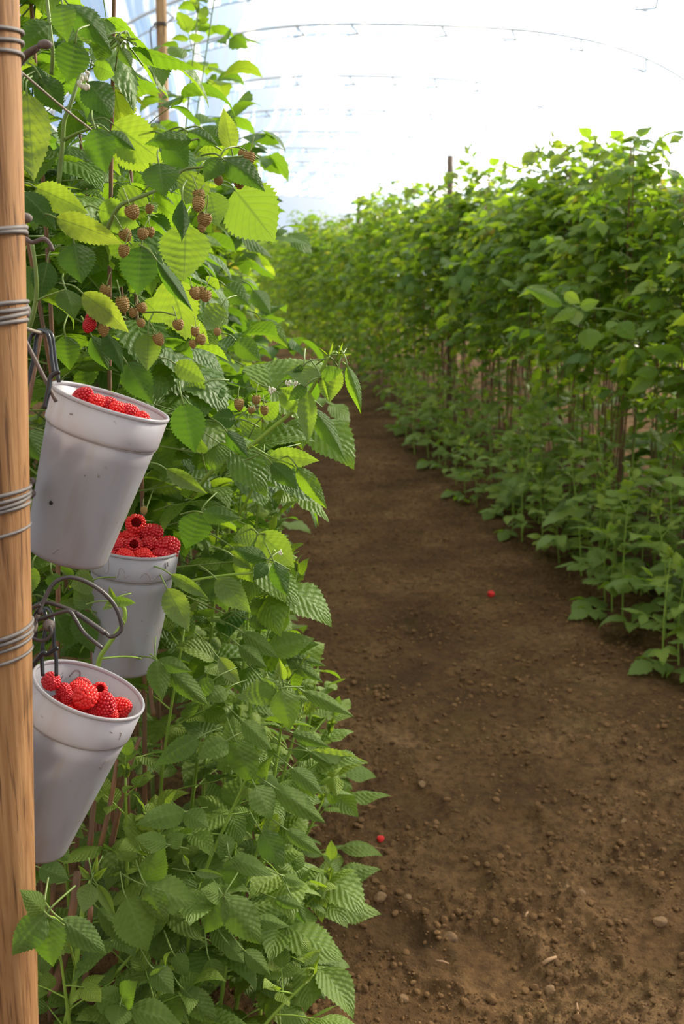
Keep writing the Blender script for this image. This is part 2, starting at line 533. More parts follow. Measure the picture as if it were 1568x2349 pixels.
def arch(s):
    """s in -1..1 along the arch -> x, z"""
    a = (1 - s) * math.pi / 2
    c, sn = math.cos(a), math.sin(a)
    x = TX + TA * math.copysign(abs(c) ** (2 / TN), c)
    return x, TB * abs(sn) ** (2 / TN)


def arch_pts(n=90):
    raw = [arch(-1 + 2 * k / 600) for k in range(601)]
    L = [0]
    for a, b in zip(raw, raw[1:]): L.append(L[-1] + math.dist(a, b))
    out = []
    j = 0
    for k in range(n + 1):
        t = L[-1] * k / n
        while j < 599 and L[j + 1] < t: j += 1
        f = (t - L[j]) / max(1e-9, L[j + 1] - L[j])
        out.append((raw[j][0] + (raw[j + 1][0] - raw[j][0]) * f, raw[j][1] + (raw[j + 1][1] - raw[j][1]) * f, t))
    return out


HOOPS = [-0.8, 2.0, 4.5, 6.9, 9.45, 11.4, 14.4, 17.4, 20.2, 23.0, 26.0, 29.0, 32.0, 35.0, 38.0]


def build_film():
    ap = arch_pts(120)
    ys = np.arange(-1.0, 38.6, 0.2)
    vs, uv = [], []
    for y in ys:
        d = min(abs(y - h) for h in HOOPS)
        for k, (x, z, t) in enumerate(ap):
            sag = -0.05 * min(1, d / 1.0) + 0.012 * math.sin(t * 9 + 2 * math.sin(y * .4)) * min(1, d)
            cx, cz = x - TX, z - 1.5
            l = math.hypot(cx, cz)
            f = 1 + (0.03 + sag) / l
            vs.append((TX + cx * f, y, max(0.0, 1.5 + cz * f) if z > 0.01 else 0)); uv.append((t, y))
    ny, nx = len(ys), len(ap)
    i = np.arange(ny * nx).reshape(ny, nx)
    q = np.stack([i[:-1, :-1], i[:-1, 1:], i[1:, 1:], i[1:, :-1]], -1).reshape(-1, 4)
    o = link('roof', mesh_from('roof', vs, [q], M['film'], uv=uv))
    tag(o, kind='structure')


build_film()
ORD = ['first', 'second', 'third', 'fourth', 'fifth', 'sixth', 'seventh', 'eighth', 'ninth', 'tenth', 'eleventh', 'twelfth', 'thirteenth', 'fourteenth', 'fifteenth',
       'sixteenth', 'seventeenth', 'eighteenth', 'nineteenth', 'twentieth']
TENS = {2: 'twenty', 3: 'thirty', 4: 'forty', 5: 'fifty', 6: 'sixty', 7: 'seventy', 8: 'eighty', 9: 'ninety'}
ONES = ['', 'first', 'second', 'third', 'fourth', 'fifth', 'sixth', 'seventh', 'eighth', 'ninth']


def ordinal(i):
    """0-based -> first, second, ..."""
    k = i + 1
    if k == 1: return 'first'
    if k <= 20: return ORD[k - 1]
    t, u = divmod(k, 10)
    return (TENS[t] + '-' + ONES[u]) if u else {20: 'twentieth', 30: 'thirtieth', 40: 'fortieth', 50: 'fiftieth', 60: 'sixtieth', 70: 'seventieth', 80: 'eightieth', 90: 'ninetieth'}[k]


def build_hoops():
    ap = arch_pts(70)
    vis = [h for h in HOOPS if h > 4]
    for k, y in enumerate(vis):
        root = thing('tunnel_hoop', (TX, y, 0), f'pale steel tunnel hoop arching under the film, {ordinal(k)} from the camera', 'hoop', 'tunnel hoops')
        m = MB(); m.tube([(x - TX, 0, z) for x, z, t in ap], 0.0145, 6); m.build('tube', M['steel'], root)
        if y < 30:
            w = 0.5 if k % 2 == 0 else 0.35
            vs, uv = [], []
            for yy in (0.0, w):
                for x, z, t in ap: vs.append((x - TX, yy, max(0, z - 0.03))); uv.append((t * 1.3 + 7, y + yy))
            n = len(ap)
            q = [(j, j + 1, n + j + 1, n + j) for j in range(n - 1)]
            link('film_sleeve', mesh_from('film_sleeve', vs, [q], M['sleeve'], uv=uv), root)
            m = MB(); m.tube([(x - TX, w, max(0, z - .03)) for x, z, t in ap], 0.009, 5); m.build('sleeve_rope', M['steel'], root)
            rng = random.Random(k)
            j = 8
            while j < 62:
                x, z, t = ap[j]; x2, z2, _ = ap[j + 1]
                c = MB(); c.tube([(x - TX, 0.0, z - .02), ((x + x2) / 2 - TX, w * .5, (z + z2) / 2 - .06), (x - TX, w, z - .04)], 0.012, 5)
                c.build('clip', M['steel'], root)
                j += rng.choice((3, 4, 4, 5))


build_hoops()

# ----------------------------------------------------------------------------
# leaves
# ----------------------------------------------------------------------------
NV = 8.0


def leaf_template(na, nc, droop=0.5, fold=0.15, pleat=0.017, teeth=0.075, hw=0.32, wave=0.0, twist=0.0, shape=(0.58, 1.25)):
    """a raspberry leaflet of chord length 1 along +Y, upper side +Z; returns verts, quads, uv"""
    a, b = shape
    pk = a / (a + b)
    pmax = pk ** a * (1 - pk) ** b
    # midrib
    ts = np.linspace(0, 1, na + 1)
    ang = -droop * (ts ** 1.25) * 1.6
    my = np.concatenate([[0], np.cumsum(np.cos((ang[1:] + ang[:-1]) / 2) / na)])
    mz = np.concatenate([[0], np.cumsum(np.sin((ang[1:] + ang[:-1]) / 2) / na)])
    us = np.linspace(-1, 1, 2 * nc + 1)
    V, UV = [], []
    for i, t in enumerate(ts):
        w = hw * (max(t, 1e-4) ** a) * (max(1 - t, 0) ** b) / pmax
        ca, sa = math.cos(ang[i]), math.sin(ang[i])
        tw = twist * t
        for u in us:
            au = abs(u)
            ww = w
            tt = 0.0
            if teeth and au > 0.99 and 0.03 < t < 0.97:
                k = (i + (1 if u > 0 else 0)) % 3
                ww = w * (1 + teeth * (1.0, -0.35, 0.25)[k]) + 0.006 * (k == 0)
                tt = 0.008 * (k == 0)
            x = u * ww
            ph = NV * (t - 0.32 * au)
            z = -fold * au * w
            z += pleat * (-math.cos(2 * math.pi * ph)) * min(1, w / hw * 1.4) * math.sin(min(1, au * 1.15) * math.pi) ** 0.6 * (1 if au < .99 else .4)
            z += wave * math.sin(t * 9 + u * 1.3) * au * w
            # side veins run forwards: push outer columns towards the tip
            dy = 0.05 * au * w / hw + tt
            x, z = x * math.cos(tw) - z * math.sin(tw), x * math.sin(tw) + z * math.cos(tw)
            V.append((x, my[i] + dy * ca - z * sa, mz[i] + dy * sa + z * ca))
            UV.append((u, t))
    V = np.array(V); UV = np.array(UV)
    # chord on +Y, length 1
    tip = np.array([0, my[-1], mz[-1]])
    L = np.linalg.norm(tip)
    c, s = tip[1] / L, tip[2] / L
    Y = V[:, 1] * c + V[:, 2] * s
    Z = -V[:, 1] * s + V[:, 2] * c
    V = np.stack([V[:, 0], Y, Z], 1) / L
    n = 2 * nc + 1
    q = []
    for i in range(na):
        for j in range(2 * nc):
            q.append((i * n + j, i * n + j + 1, (i + 1) * n + j + 1, (i + 1) * n + j))
    return V, np.array(q), UV


VARS = [dict(droop=.25, fold=.12), dict(droop=.55, fold=-.25, wave=.06), dict(droop=.85, fold=.30), dict(droop=.4, fold=.45, wave=.10), dict(droop=1.05, fold=-.12, twist=.3), dict(droop=.6, fold=.05, twist=-.35, wave=.12)]
LOD = {'hi': [leaf_template(40, 4, **v) for v in VARS], 'mid': [leaf_template(14, 2, teeth=.11, pleat=.013, **v) for v in VARS], 'low': [leaf_template(6, 1, teeth=0, pleat=0, **v) for v in VARS]}


class Foliage:
    """all the leaves of one plant: one mesh; green stalks are its second material"""
    def __init__(s): s.items = {}; s.st = MB(); s.has_st = False
    def leaflet(s, lod, base, along, up, L, tint, rng, var=None, wf=1.0):
        along = along.normalized()
        x = along.cross(up)
        if x.length < 1e-4: x = along.orthogonal()
        x.normalize()
        n = x.cross(along)
        k = rng.randrange(len(VARS)) if var is None else var
        wf *= rng.uniform(.88, 1.12)
        s.items.setdefault((lod, k), []).append((x.x * L * wf, along.x * L, n.x * L, base.x, x.y * L * wf, along.y * L, n.y * L, base.y, x.z * L * wf, along.z * L, n.z * L, base.z, min(1, max(0, tint))))
    def stalk(s, pts, r, nseg=4):
        s.st.tube(pts, r, nseg, 0, False); s.has_st = True
    def compound(s, lod, base, d, L, up, rng, tint, nl=3, pet=0.8, sag=0.35, stalk=True, r=0.0011):
        d = d.normalized()
        e = base + d * (pet * L) + Vector((0, 0, -0.06 * L))
        if stalk: s.stalk([base, (base + e) / 2 + Vector((0, 0, 0.03 * L)), e], [r * 1.2, r, r * .8])
        x = d.cross(up)
        x = x.normalized() if x.length > 1e-3 else d.orthogonal().normalized()
        dn = Vector((0, 0, -1))
        j = lambda a: rng.uniform(-a, a)
        u2 = (up + Vector((j(.35), j(.35), 0))).normalized()
        tb = e + d * (0.22 * L)
        if stalk: s.stalk([e, tb], r * .7)
        s.leaflet(lod, tb, d + dn * (sag + j(.25)) + x * j(.25), u2, L * rng.uniform(.95, 1.1), tint, rng)
        pairs = [(0.0, .80)] if nl == 3 else [(0.02, .82), (-.42, .66)]
        for off, sc in pairs:
            for sg in (-1, 1):
                dd = d * (.42 + j(.2)) + x * (sg * .9) + dn * (sag * .8 + j(.3))
                s.leaflet(lod, e + d * (off * L), dd, (u2 + Vector((j(.3), j(.3), 0))), L * sc * rng.uniform(.85, 1.1), tint + j(.06), rng)
    def mesh(s, name, mats):
        vs, fs, uvs, tn, fm = [], [], [], [], []
        n = 0
        for (lod, k), it in s.items.items():
            V, Q, UV = LOD[lod][k]
            a = np.array(it)
            m = a[:, :12].reshape(-1, 3, 4)
            p = np.einsum('kij,nj->kni', m[:, :, :3], V) + m[:, None, :, 3]
            vs.append(p.reshape(-1, 3))
            fs.append((Q[None] + (np.arange(len(a)) * len(V))[:, None, None] + n).reshape(-1, 4)); fm.append(0)
            uvs.append(np.tile(UV, (len(a), 1)))
            tn.append(np.repeat(a[:, 12], len(V)))
            n += len(a) * len(V)
        if s.has_st:
            sv = np.concatenate(s.st.v)
            for (k, mi), l in s.st.f.items():
                fs.append(np.concatenate(l) + n); fm.append(1)
            vs.append(sv); uvs.append(np.zeros((len(sv), 2))); tn.append(np.full(len(sv), .5))
        return mesh_from(name, np.concatenate(vs), fs, mats, fm, uv=np.concatenate(uvs), attr=np.concatenate(tn))


GA = math.pi * (3 - math.sqrt(5))


def tint_of(rng, mean=.45, sd=.2):
    t = rng.gauss(mean, sd)
    if rng.random() < .004: return .97
    return min(.92, max(.0, t))


def make_sucker(seed, h, lod, L0, mats, lean=(0, 0), nodes=9, nl=None, tint=.5, zstart=.25, spread=1.0, old=.55):
    """a leafy shoot from the ground: returns (foliage mesh, stem mesh builder)"""
    rng = random.Random(seed)
    f = Foliage()
    p0 = Vector((0, 0, -.03))
    mid = Vector((lean[0] * .35 + rng.uniform(-.02, .02), lean[1] * .35 + rng.uniform(-.02, .02), h * .5))
    top = Vector((lean[0], lean[1], h))
    path = smooth_path([p0, mid, top], 8)
    az = rng.uniform(0, 6.28)
    for k in range(nodes):
        t = zstart + (1 - zstart) * (k / (nodes - 1)) ** .85
        i = t * (len(path) - 1)
        a = path[int(i)]; b = path[min(len(path) - 1, int(i) + 1)]
        base = a.lerp(b, i - int(i))
        az += GA + rng.uniform(-.4, .4)
        age = 1 - max(0, (t - old) / (1 - old))
        L = L0 * (.35 + .65 * age) * rng.uniform(.85, 1.15)
        elev = .25 + .9 * (1 - age) + rng.uniform(-.2, .25)
        d = Vector((math.cos(az) * math.cos(elev), math.sin(az) * math.cos(elev), math.sin(elev)))
        f.compound(lod, base, d, L, Vector((math.cos(az) * -.15, math.sin(az) * -.15, 1)), rng, tint_of(rng, tint + .25 * (1 - age), .12), nl or rng.choice((3, 3, 5)), pet=1.0 * spread, sag=.55 * age + .0, r=.0013)
    for k in range(5):
        az += 1.3
        d = Vector((math.cos(az) * .35, math.sin(az) * .35, 1)).normalized()
        f.leaflet(lod, path[-1], d, Vector((-math.cos(az), -math.sin(az), .4)), L0 * .42 * rng.uniform(.6, 1), min(.9, tint + .35), rng, wf=.5)
    st = MB(); st.tube(path, [.0042 * (1 - .6 * i / len(path)) for i in range(len(path))], 6)
    return f, st


def make_bush(seed, h, hw, n, lod, L, zlo=.35, ncane=5, tint=.42, reach=None, keep=None, woody=True, tip=1, bot=None, leafy=1.0, topn=1.0):
    """a fruiting raspberry plant: canes plus foliage in a hedge cross-section; returns foliage, list of (cane builder, woody?)"""
    rng = random.Random(seed)
    f = Foliage()
    canes = []
    paths = []
    for c in range(ncane):
        hh = h * rng.uniform(.82, 1.0) if c >= tip else h * 1.0
        b = Vector((rng.uniform(-.13, .13), rng.uniform(-.14, .14), -.04))
        t = Vector((b.x * .6 + rng.uniform(-.10, .10), b.y + rng.uniform(-.15, .15), hh))
        m = b.lerp(t, .55) + Vector((rng.uniform(-.05, .05), rng.uniform(-.05, .05), 0))
        p = smooth_path([b, m, t], 8)
        paths.append(p)
        mb = MB(); mb.tube(p, [.0048 * (1 - .5 * i / len(p)) for i in range(len(p))], 6)
        canes.append(mb)
    # leaves along the upper canes
    for p in paths:
        az = rng.uniform(0, 6.28)
        for k in range(int(12 * topn)):
            t = .55 + .45 * k / max(1, int(12 * topn) - 1)
            i = t * (len(p) - 1.001)
            base = p[int(i)].lerp(p[int(i) + 1], i - int(i))
            az += GA
            l = L * (1.0 if t < .85 else 1.0 - (t - .85) * 3.6) * rng.uniform(.8, 1.1)
            el_ = rng.uniform(-.1, .6)
            d = Vector((math.cos(az) * math.cos(el_), math.sin(az) * math.cos(el_), math.sin(el_)))
            if keep and not keep(base + d * l): continue
            f.compound(lod, base, d, l, Vector((-.2 * d.x, -.2 * d.y, 1)), rng, tint_of(rng, tint + (.2 if t > .85 else 0)), 3, sag=rng.uniform(.3, .9), stalk=lod != 'low')
    # laterals filling the hedge section
    k = 0
    tries = 0
    while k < n and tries < n * 4:
        tries += 1
        p = rng.choice(paths)
        z = h * (zlo + (1.0 - zlo) * rng.random() ** (.85 / leafy))
        i = min(len(p) - 1.001, max(0, z / p[-1].z * (len(p) - 1)))
        c = p[int(i)].lerp(p[int(i) + 1], i - int(i))
        az = rng.uniform(0, 6.28)
        e = hw(z / h) if callable(hw) else hw
        r = e * math.sqrt(rng.random())
        o = Vector((math.cos(az), math.sin(az) * .75, 0))
        base = c + o * r * .8 + Vector((0, 0, rng.uniform(-.05, .07)))
        if keep and not keep(base + o * L * .8): continue
        el_ = rng.gauss(.0, .4)
        az2 = az + rng.gauss(0, .6)
        d = Vector((math.cos(az2) * math.cos(el_), math.sin(az2) * math.cos(el_), math.sin(el_)))
        if r > .10 and rng.random() < .4: f.stalk([c, c.lerp(base, .5) + Vector((0, 0, .02)), base], [.002, .0016, .0012])
        f.compound(lod, base, d, L * rng.uniform(.72, 1.2), Vector((d.x * -.1 + rng.uniform(-.3, .3), d.y * -.1 + rng.uniform(-.3, .3), 1)), rng, tint_of(rng, tint), 3, sag=rng.uniform(.2, 1.1), stalk=lod != 'low')
        k += 1
    return f, canes


def plant_object(name, f, canes, leafmats, cane_mat, loc, label, cat, group, rz=0, canename='cane'):
    root = thing(name, loc, label, cat, group, rz)
    link('foliage', f.mesh('foliage', leafmats), root)
    for c in canes: c.build(canename, cane_mat, root)
    return root


def copy_tree(o, loc, rz, label, scale=1.0):
    c = o.copy(); COL.objects.link(c)
    c.location = loc; c.rotation_euler = (0, 0, rz); c.scale = (scale,) * 3
    c['label'] = label
    for ch in o.children:
        d = ch.copy(); COL.objects.link(d); d.parent = c
        for g in ch.children:
            e = g.copy(); COL.objects.link(e); e.parent = d
    return c


# ----------------------------------------------------------------------------
# posts and stakes
# ----------------------------------------------------------------------------
def PY(px, py, Y):
    v = P(px, py, 1.0) - CAM
    return CAM + v * (Y / v.y)


PY0 = 0.965
POST_R = 0.0335
pa, pb = PY(-47, 0, PY0), PY(13, 2349, PY0)
pdir = (pa - pb).normalized()
post_bot = pb - pdir * ((pb.z + 0.12) / pdir.z)
post_top = pa + pdir * 0.45


def post_at(py):
    """axis point of the near post at photo row py"""
    lo, hi = post_bot, post_top
    for _ in range(40):
        m = (lo + hi) / 2
        q = m - CAM
        y = H / 2 - F * q.dot(UP) / q.dot(FWD)
        if y > py: lo = m
        else: hi = m
    return (lo + hi) / 2


def lumpy_post(name, a, b, r, material, seed, label, cat, nseg=28, k=60, square=False, parent=None):
    rng = random.Random(seed)
    root = thing(name, a, label, cat)
    d = b - a
    vs = []
    x = d.orthogonal().normalized(); y = d.normalized().cross(x)
    ph = [rng.uniform(0, 6.28) for _ in range(6)]
    for i in range(k + 1):
        c = d * (i / k)
        z = c.length
        for j in range(nseg):
            an = 2 * math.pi * j / nseg
            if square:
                rr = r / max(abs(math.cos(an)), abs(math.sin(an))) ** .8
            else:
                rr = r * (1 + .025 * math.sin(2 * an + ph[0] + z * 2) + .015 * math.sin(3 * an + ph[1] + z * 5) + .012 * math.sin(z * 9 + ph[2]) + .008 * math.sin(7 * an + z * 14 + ph[3]))
            vs.append(tuple(c + (x * math.cos(an) + y * math.sin(an)) * rr))
    q = [(i * nseg + j, i * nseg + (j + 1) % nseg, (i + 1) * nseg + (j + 1) % nseg, (i + 1) * nseg + j) for i in range(k) for j in range(nseg)]
    vs.append(tuple(d)); t = [(len(vs) - 1, k * nseg + j, k * nseg + (j + 1) % nseg) for j in range(nseg)]
    vs.append((0, 0, 0)); t += [(len(vs) - 1, (j + 1) % nseg, j) for j in range(nseg)]
    return root, mesh_from('shaft', vs, [q, t], material, [0, 0])


r_, me_ = lumpy_post('wooden_post', post_bot, post_top, POST_R, M['post'], 3, 'thick round wooden post with the white buckets wired to it', 'post')
link('shaft', me_, r_)
mb = MB()                                                    # torn splinter beside the lowest bucket
q0 = post_at(1725) + RIGHT * (POST_R * .93)
mb.tube(smooth_path([q0 + Vector((0, -.01, .022)), q0 + RIGHT * .003 + Vector((0, -.012, .005)), q0 + RIGHT * .002 + Vector((0, -.01, -.02))], 4), [.0015, .004, .004, .004, .004, .004, .004, .003, .001][:9], 6)
mb.build('splinter', M['post'], r_)


def stake(px, y_top, Y, r, material, seed, label, square=True):
    b = PY(px[1], 1000, Y); t = PY(px[0], y_top, Y)
    d = (t - b).normalized()
    b = b - d * ((b.z + .1) / d.z)
    root, me = lumpy_post('wooden_stake', b, t, r, material, seed, label, 'stake', 12, 20, square)
    link('shaft', me, root)
    return root, b, t


st2, sb, s_t = stake((366, 392), -140, 4.4, .0195, M['stake'], 8, 'pale square wooden stake rising out of the left raspberry row')
for (yy, nm) in ((62, 'upper'), (288, 'lower')):
    c = PY(367 + (yy / 300) * 5, yy, 4.4)
    m = MB()
    pts = [c + Vector((math.cos(a) * .026, math.sin(a) * .026, a * .0011)) for a in np.linspace(0, 12.6, 40)]
    m.tube(pts, .0028, 5)
    if nm == 'upper':
        m.tube(smooth_path([c + Vector((-.026, -.01, 0)), c + Vector((-.04, -.02, -.02)), c + Vector((-.036, -.02, -.10))], 4), .003, 5)
    tag(m.build('stake_tie', M['wire']), f'dark wire tie round the pale stake, the {nm} of its two', 'wire')
stake((1032, 1030), 357, 7.5, .02, M['grey_stake'], 9, 'grey stake sticking out of the right row, tallest of the three there')
stake((822, 824), 450, 12.2, .02, M['grey_stake'], 10, 'grey stake in the right row, middle of the three there')
stake((692, 694), 516, 19.8, .02, M['grey_stake'], 11, 'small distant grey stake at the far end of the right row')

# wire wound round the post: (photo row, turns, slope, radius, material, what)
WRAPS = [(118, 3, .006, .0019, 'topmost, three loose turns'), (541, 2, .0022, .0024, 'second from the top, tight double turn'), (728, 4, .0036, .0021, 'third from the top'),
         (1150, 4, .0032, .0019, 'four turns beside the upper bucket'), (1224, 1, .006, .0016, 'single turn beside the upper bucket foot'),
         (1450, 2.6, .0042, .0021, 'dark turns just above the lowest bucket'), (1478, 1, .005, .0017, 'single turn below the wire loop'), (1506, 1, .005, .0016, 'single turn level with the lowest rim')]
for k, (py, turns, pitch, r, what) in enumerate(WRAPS):
    c = post_at(py)
    rng = random.Random(k)
    m = MB()
    nn = int(36 * turns)
    ax = pdir; x = ax.orthogonal().normalized(); y = ax.cross(x)
    pts = []
    for i in range(nn + 1):
        a = 2 * math.pi * i / 36
        rr = POST_R * 1.0 + r * .8 + .0004 * math.sin(a * 3.1)
        # a gentle tilt: the front of the loop hangs lower on the camera's left
        tilt = .010 * math.cos(a + .3)
        pts.append(c + (x * math.cos(a) + y * math.sin(a)) * rr + ax * ((i / 36 - turns / 2) * pitch * 1.6 + 0.0) + ax * (RIGHT.dot(x * math.cos(a) + y * math.sin(a)) * .006) + ax * .0008 * math.sin(a * 1.7))
    m.tube(pts, r, 6)
    tag(m.build('tie_wire', M['tie']), f'grey tie wire wound round the wooden post, {what}', 'wire', 'tie wires round the post')


def wire(name, mats, label, cat, strands, group=None, parts=None):
    """strands: list of (list of (px, py, depth), radius)"""
    m = MB()
    for pts, r in strands:
        m.tube(smooth_path([P(*p) for p in pts], 6), r, 7)
    o = m.build(name, mats)
    tag(o, label, cat, group)
    return o


def hook(label, prongs, clip):
    o0 = P(*prongs[0][0][0][0])
    root = thing('bucket_hook', o0, label, 'hook', 'black bucket hooks')
    for strands, nm in [(p, 'prong') for p in prongs] + [([clip], 'clip')]:
        m = MB()
        for pts, r in strands: m.tube(smooth_path([P(*p) - o0 for p in pts], 6), r, 7)
        m.build(nm, M['hook'], root)


def c373(pts, oy, d):
    return [(x / 3.733, y / 3.733 + oy, d if not callable(d) else d(i)) for i, (x, y) in enumerate(pts)]


# knobs / wire ends on the post
def knob(name, label, strands, balls):
    m = MB()
    for pts, r in strands: m.tube(smooth_path([P(*p) for p in pts], 5), r, 7)
    for (x, y, d, r, st) in balls:
        c = P(x, y, d)
        v, t = ICO2
        m.add(np.array([(c + RIGHT * (a * r * st) + UP * (b * r) + FWD * (cc * r))[:] for a, b, cc in v]), None, t)
    tag(m.build(name, M['knob']), label, 'wire end')


knob('wire_end', 'dark frayed wire end sticking up beside the top of the post', [([(38, 165, .98), (42, 145, .975), (60, 122, .97), (85, 108, .97), (112, 99, .965)], .0026), ([(40, 168, .98), (48, 148, .98), (66, 128, .975), (90, 112, .97)], .0018)], [(103, 102, .967, .0045, 1.7), (39, 168, .985, .007, .8)])
knob('wire_end', 'dark knobbed wire end on the post beside the yellow-green leaves', [([(40, 545, .99), (50, 535, .985), (47, 515, .98), (42, 505, .98)], .003), ([(42, 540, .99), (60, 548, .985), (75, 556, .985), (100, 548, .985), (115, 560, .985), (121, 575, .985)], .0022)], [(56, 500, .985, .0055, 1.5), (45, 530, .985, .0065, .9)])
knob('wire_end', 'dark rounded wire end above the hook of the upper bucket', [([(42, 745, 1.0), (52, 738, .995), (54, 745, .995), (46, 752, .995)], .0024)], [(52, 712, .995, .009, .9), (49, 742, .996, .006, 1.0)])
knob('wire_end', 'black knobbed wire end between the post and the upper bucket', [([(50, 1125, 1.03), (64, 1118, 1.025), (74, 1108, 1.02), (76, 1100, 1.02), (70, 1100, 1.02)], .0022)], [(64, 1132, 1.025, .006, 1.4), (57, 1122, 1.03, .010, .7)])

wire('twine', M['twine'], 'pale twine stretched from the top of the post down into the leaves', 'twine', [([(38, 160, .99), (60, 175, 1.0), (130, 235, 1.05), (212, 300, 1.12)], .0013)])
wire('twine', M['twine'], 'short pale twine holding the hook of the upper bucket to the post', 'twine', [([(40, 742, 1.0), (62, 754, 1.01), (97, 765, 1.03)], .0019)])
wire('wire_rod', M['knob'], 'straight dark wire running from the post down to the upper bucket rim', 'wire', [([(40, 745, .995), (85, 835, .99), (129, 921, .985)], .0021)])

d1 = 1.03
hook('black double wire hook over the rim of the upper bucket', [
    [(c373([(185, 860), (180, 700), (240, 420), (280, 325), (345, 288), (405, 320), (432, 420), (442, 520), (462, 660)], 680, lambda i: 1.05 - .012 * max(0, min(i - 3, 2))), .0022)],
    [(c373([(190, 860), (240, 720), (290, 520), (320, 325), (385, 288), (440, 325), (460, 430), (472, 540), (505, 735)], 680, lambda i: 1.056 - .010 * max(0, min(i - 3, 2))), .0022)]],
    (c373([(512, 645), (470, 660), (430, 700), (415, 800), (378, 965)], 680, .985), .0026))
hook('black double wire hook dipping into the lowest bucket', [
    [(c373([(250, 900), (270, 620), (300, 490), (345, 430), (385, 470), (397, 560), (372, 700), (358, 850), (366, 1010)], 1280, lambda i: 1.10 - .012 * min(i, 4)), .0022)],
    [(c373([(300, 700), (320, 520), (390, 432), (440, 470), (456, 560), (464, 750), (480, 860), (482, 1010)], 1280, lambda i: 1.11 - .010 * min(i, 4)), .0022)]],
    (c373([(225, 1010), (270, 930), (370, 810), (400, 830), (470, 780), (500, 772)], 1280, 1.045), .0024))
wire('wire_loop', M['wire'], 'large dark wire loop tied to the post above the lowest bucket', 'wire', [
    (c373([(330, 480), (380, 350), (470, 210), (600, 165), (750, 210), (900, 310), (1000, 440), (1040, 590), (1000, 655), (940, 672), (890, 630), (780, 560), (650, 470), (480, 400), (370, 382), (270, 430)], 1280, lambda i: 1.02 + .004 * min(i, 7)), .0023),
    (c373([(640, 465), (760, 545), (900, 645)], 1280, 1.045), .0028),
    (c373([(330, 530), (470, 480), (590, 455), (650, 530), (720, 640), (880, 775)], 1280, 1.03), .002),
    (c373([(220, 650), (310, 700), (390, 700), (440, 640), (428, 580)], 1280, 1.01), .0019),
    (c373([(230, 560), (265, 440), (350, 400)], 1280, 1.02), .0021)])
knob('wire_end', 'dark knotted wire end on the post beside the large wire loop', [([(60, 1440, 1.03), (75, 1425, 1.02), (88, 1410, 1.02)], .0026)], [(66, 1436, 1.03, .0115, .8), (112, 1435, 1.02, .0065, 1.0)])

# ----------------------------------------------------------------------------
# buckets
# ----------------------------------------------------------------------------

def make_bucket(rim, bot, label, marks, hole=None, RIM_R=0.0625):
    axis = rim - bot
    hgt = axis.length
    z = axis.normalized()
    # keep x roughly along the photo's right
    x = (RIGHT - z * RIGHT.dot(z)).normalized()
    y = z.cross(x)
    root = bpy.data.objects.new('berry_bucket', None); COL.objects.link(root)
    root.matrix_world = Matrix(((x.x, y.x, z.x, bot.x), (x.y, y.y, z.y, bot.y), (x.z, y.z, z.z, bot.z), (0, 0, 0, 1)))
    tag(root, label, 'bucket', 'white picking buckets')
    s = RIM_R / .0625
    rb, rc, step = .0440 * s, .0578 * s, hgt * .795
    def lathe(name, prof, n=72):
        v, q = [], []
        for r, h in prof:
            for j in range(n):
                a = 2 * math.pi * j / n
                v.append((max(r, 1e-5) * math.cos(a), max(r, 1e-5) * math.sin(a), h))
        for i in range(len(prof) - 1):
            for j in range(n): q.append((i * n + j, i * n + (j + 1) % n, (i + 1) * n + (j + 1) % n, (i + 1) * n + j))
        return link(name, mesh_from(name, v, [q], M['bucket']), root)
    th = .0016
    outer = [(0, .003)] + [(rb - .010, .003), (rb - .009, 0)] + [(rb - .008 + .008 * math.sin(a), .008 - .008 * math.cos(a)) for a in np.linspace(0, 1.5, 6)]
    k = 8
    outer += [(rb + (rc - rb) * t, .008 + (step - .008) * t) for t in np.linspace(0.05, 1, k)]
    inner = [(r - th, h + (.001 if h > .01 else .004)) for r, h in outer[::-1] if h > .0085] + [(rb - .012, .0055), (0, .0055)]
    lathe('body', outer + inner)
    c0, c1 = rc + .0022 * s, RIM_R * .985
    lathe('collar', [(rc - th, step - .0005), (rc + .0004, step - .001), (c0, step + .001), (c0 + .0003, step + .004), (c1, hgt - .003), (c1 - th, hgt - .003), (c0 - th, step + .003), (rc - th, step - .0005)])
    lathe('rim', [(c1 - th - .0004, hgt - .004), (c1, hgt - .0045), (RIM_R, hgt - .0035), (RIM_R + .0004, hgt - .0015), (RIM_R - .0005, hgt), (c1 - th, hgt - .0003), (c1 - th - .0006, hgt - .002), (c1 - th - .0004, hgt - .004)])
    # thin darker line round the bucket under the collar
    m = MB(); m.tube([((rc + .0005) * math.cos(a), (rc + .0005) * math.sin(a), step - .0014) for a in np.linspace(0, 2 * math.pi, 73)], .0006, 5, caps=False)
    m.build('collar_line', M['dark_marks'], root)
    def rad(h): return (rb + (rc - rb) * max(0, (h - .008)) / (step - .008)) if h < step else c0 + (c1 - c0) * (h - step) / (hgt - step)
    for pts, r, inside in marks:       # scribbles and scuffs: points (angle, height share)
        m = MB()
        pp = []
        for a, hh in pts:
            h = hh * hgt
            q = rad(h) + (-th - .0001 if inside else .0001)
            pp.append((q * math.cos(a), q * math.sin(a), h))
        m.tube(smooth_path(pp, 5), r, 5)
        m.build('scribble' if len(pts) > 4 else 'scuff', M['dark_marks'], root)
    if hole:
        a, hh = hole
        h = hh * hgt
        q = rad(h)
        m = MB()
        n = Vector((math.cos(a), math.sin(a), 0)); t = Vector((-math.sin(a), math.cos(a), 0))
        pts = [n * (q - .0004) + Vector((0, 0, h)), n * (q + .0007) + Vector((0, 0, h))]
        m.tube(pts, .0022, 14)
        m.build('drain_hole', M['hole'], root)
    return dict(root=root, rim=rim, axis=z, h=hgt, bot=bot)


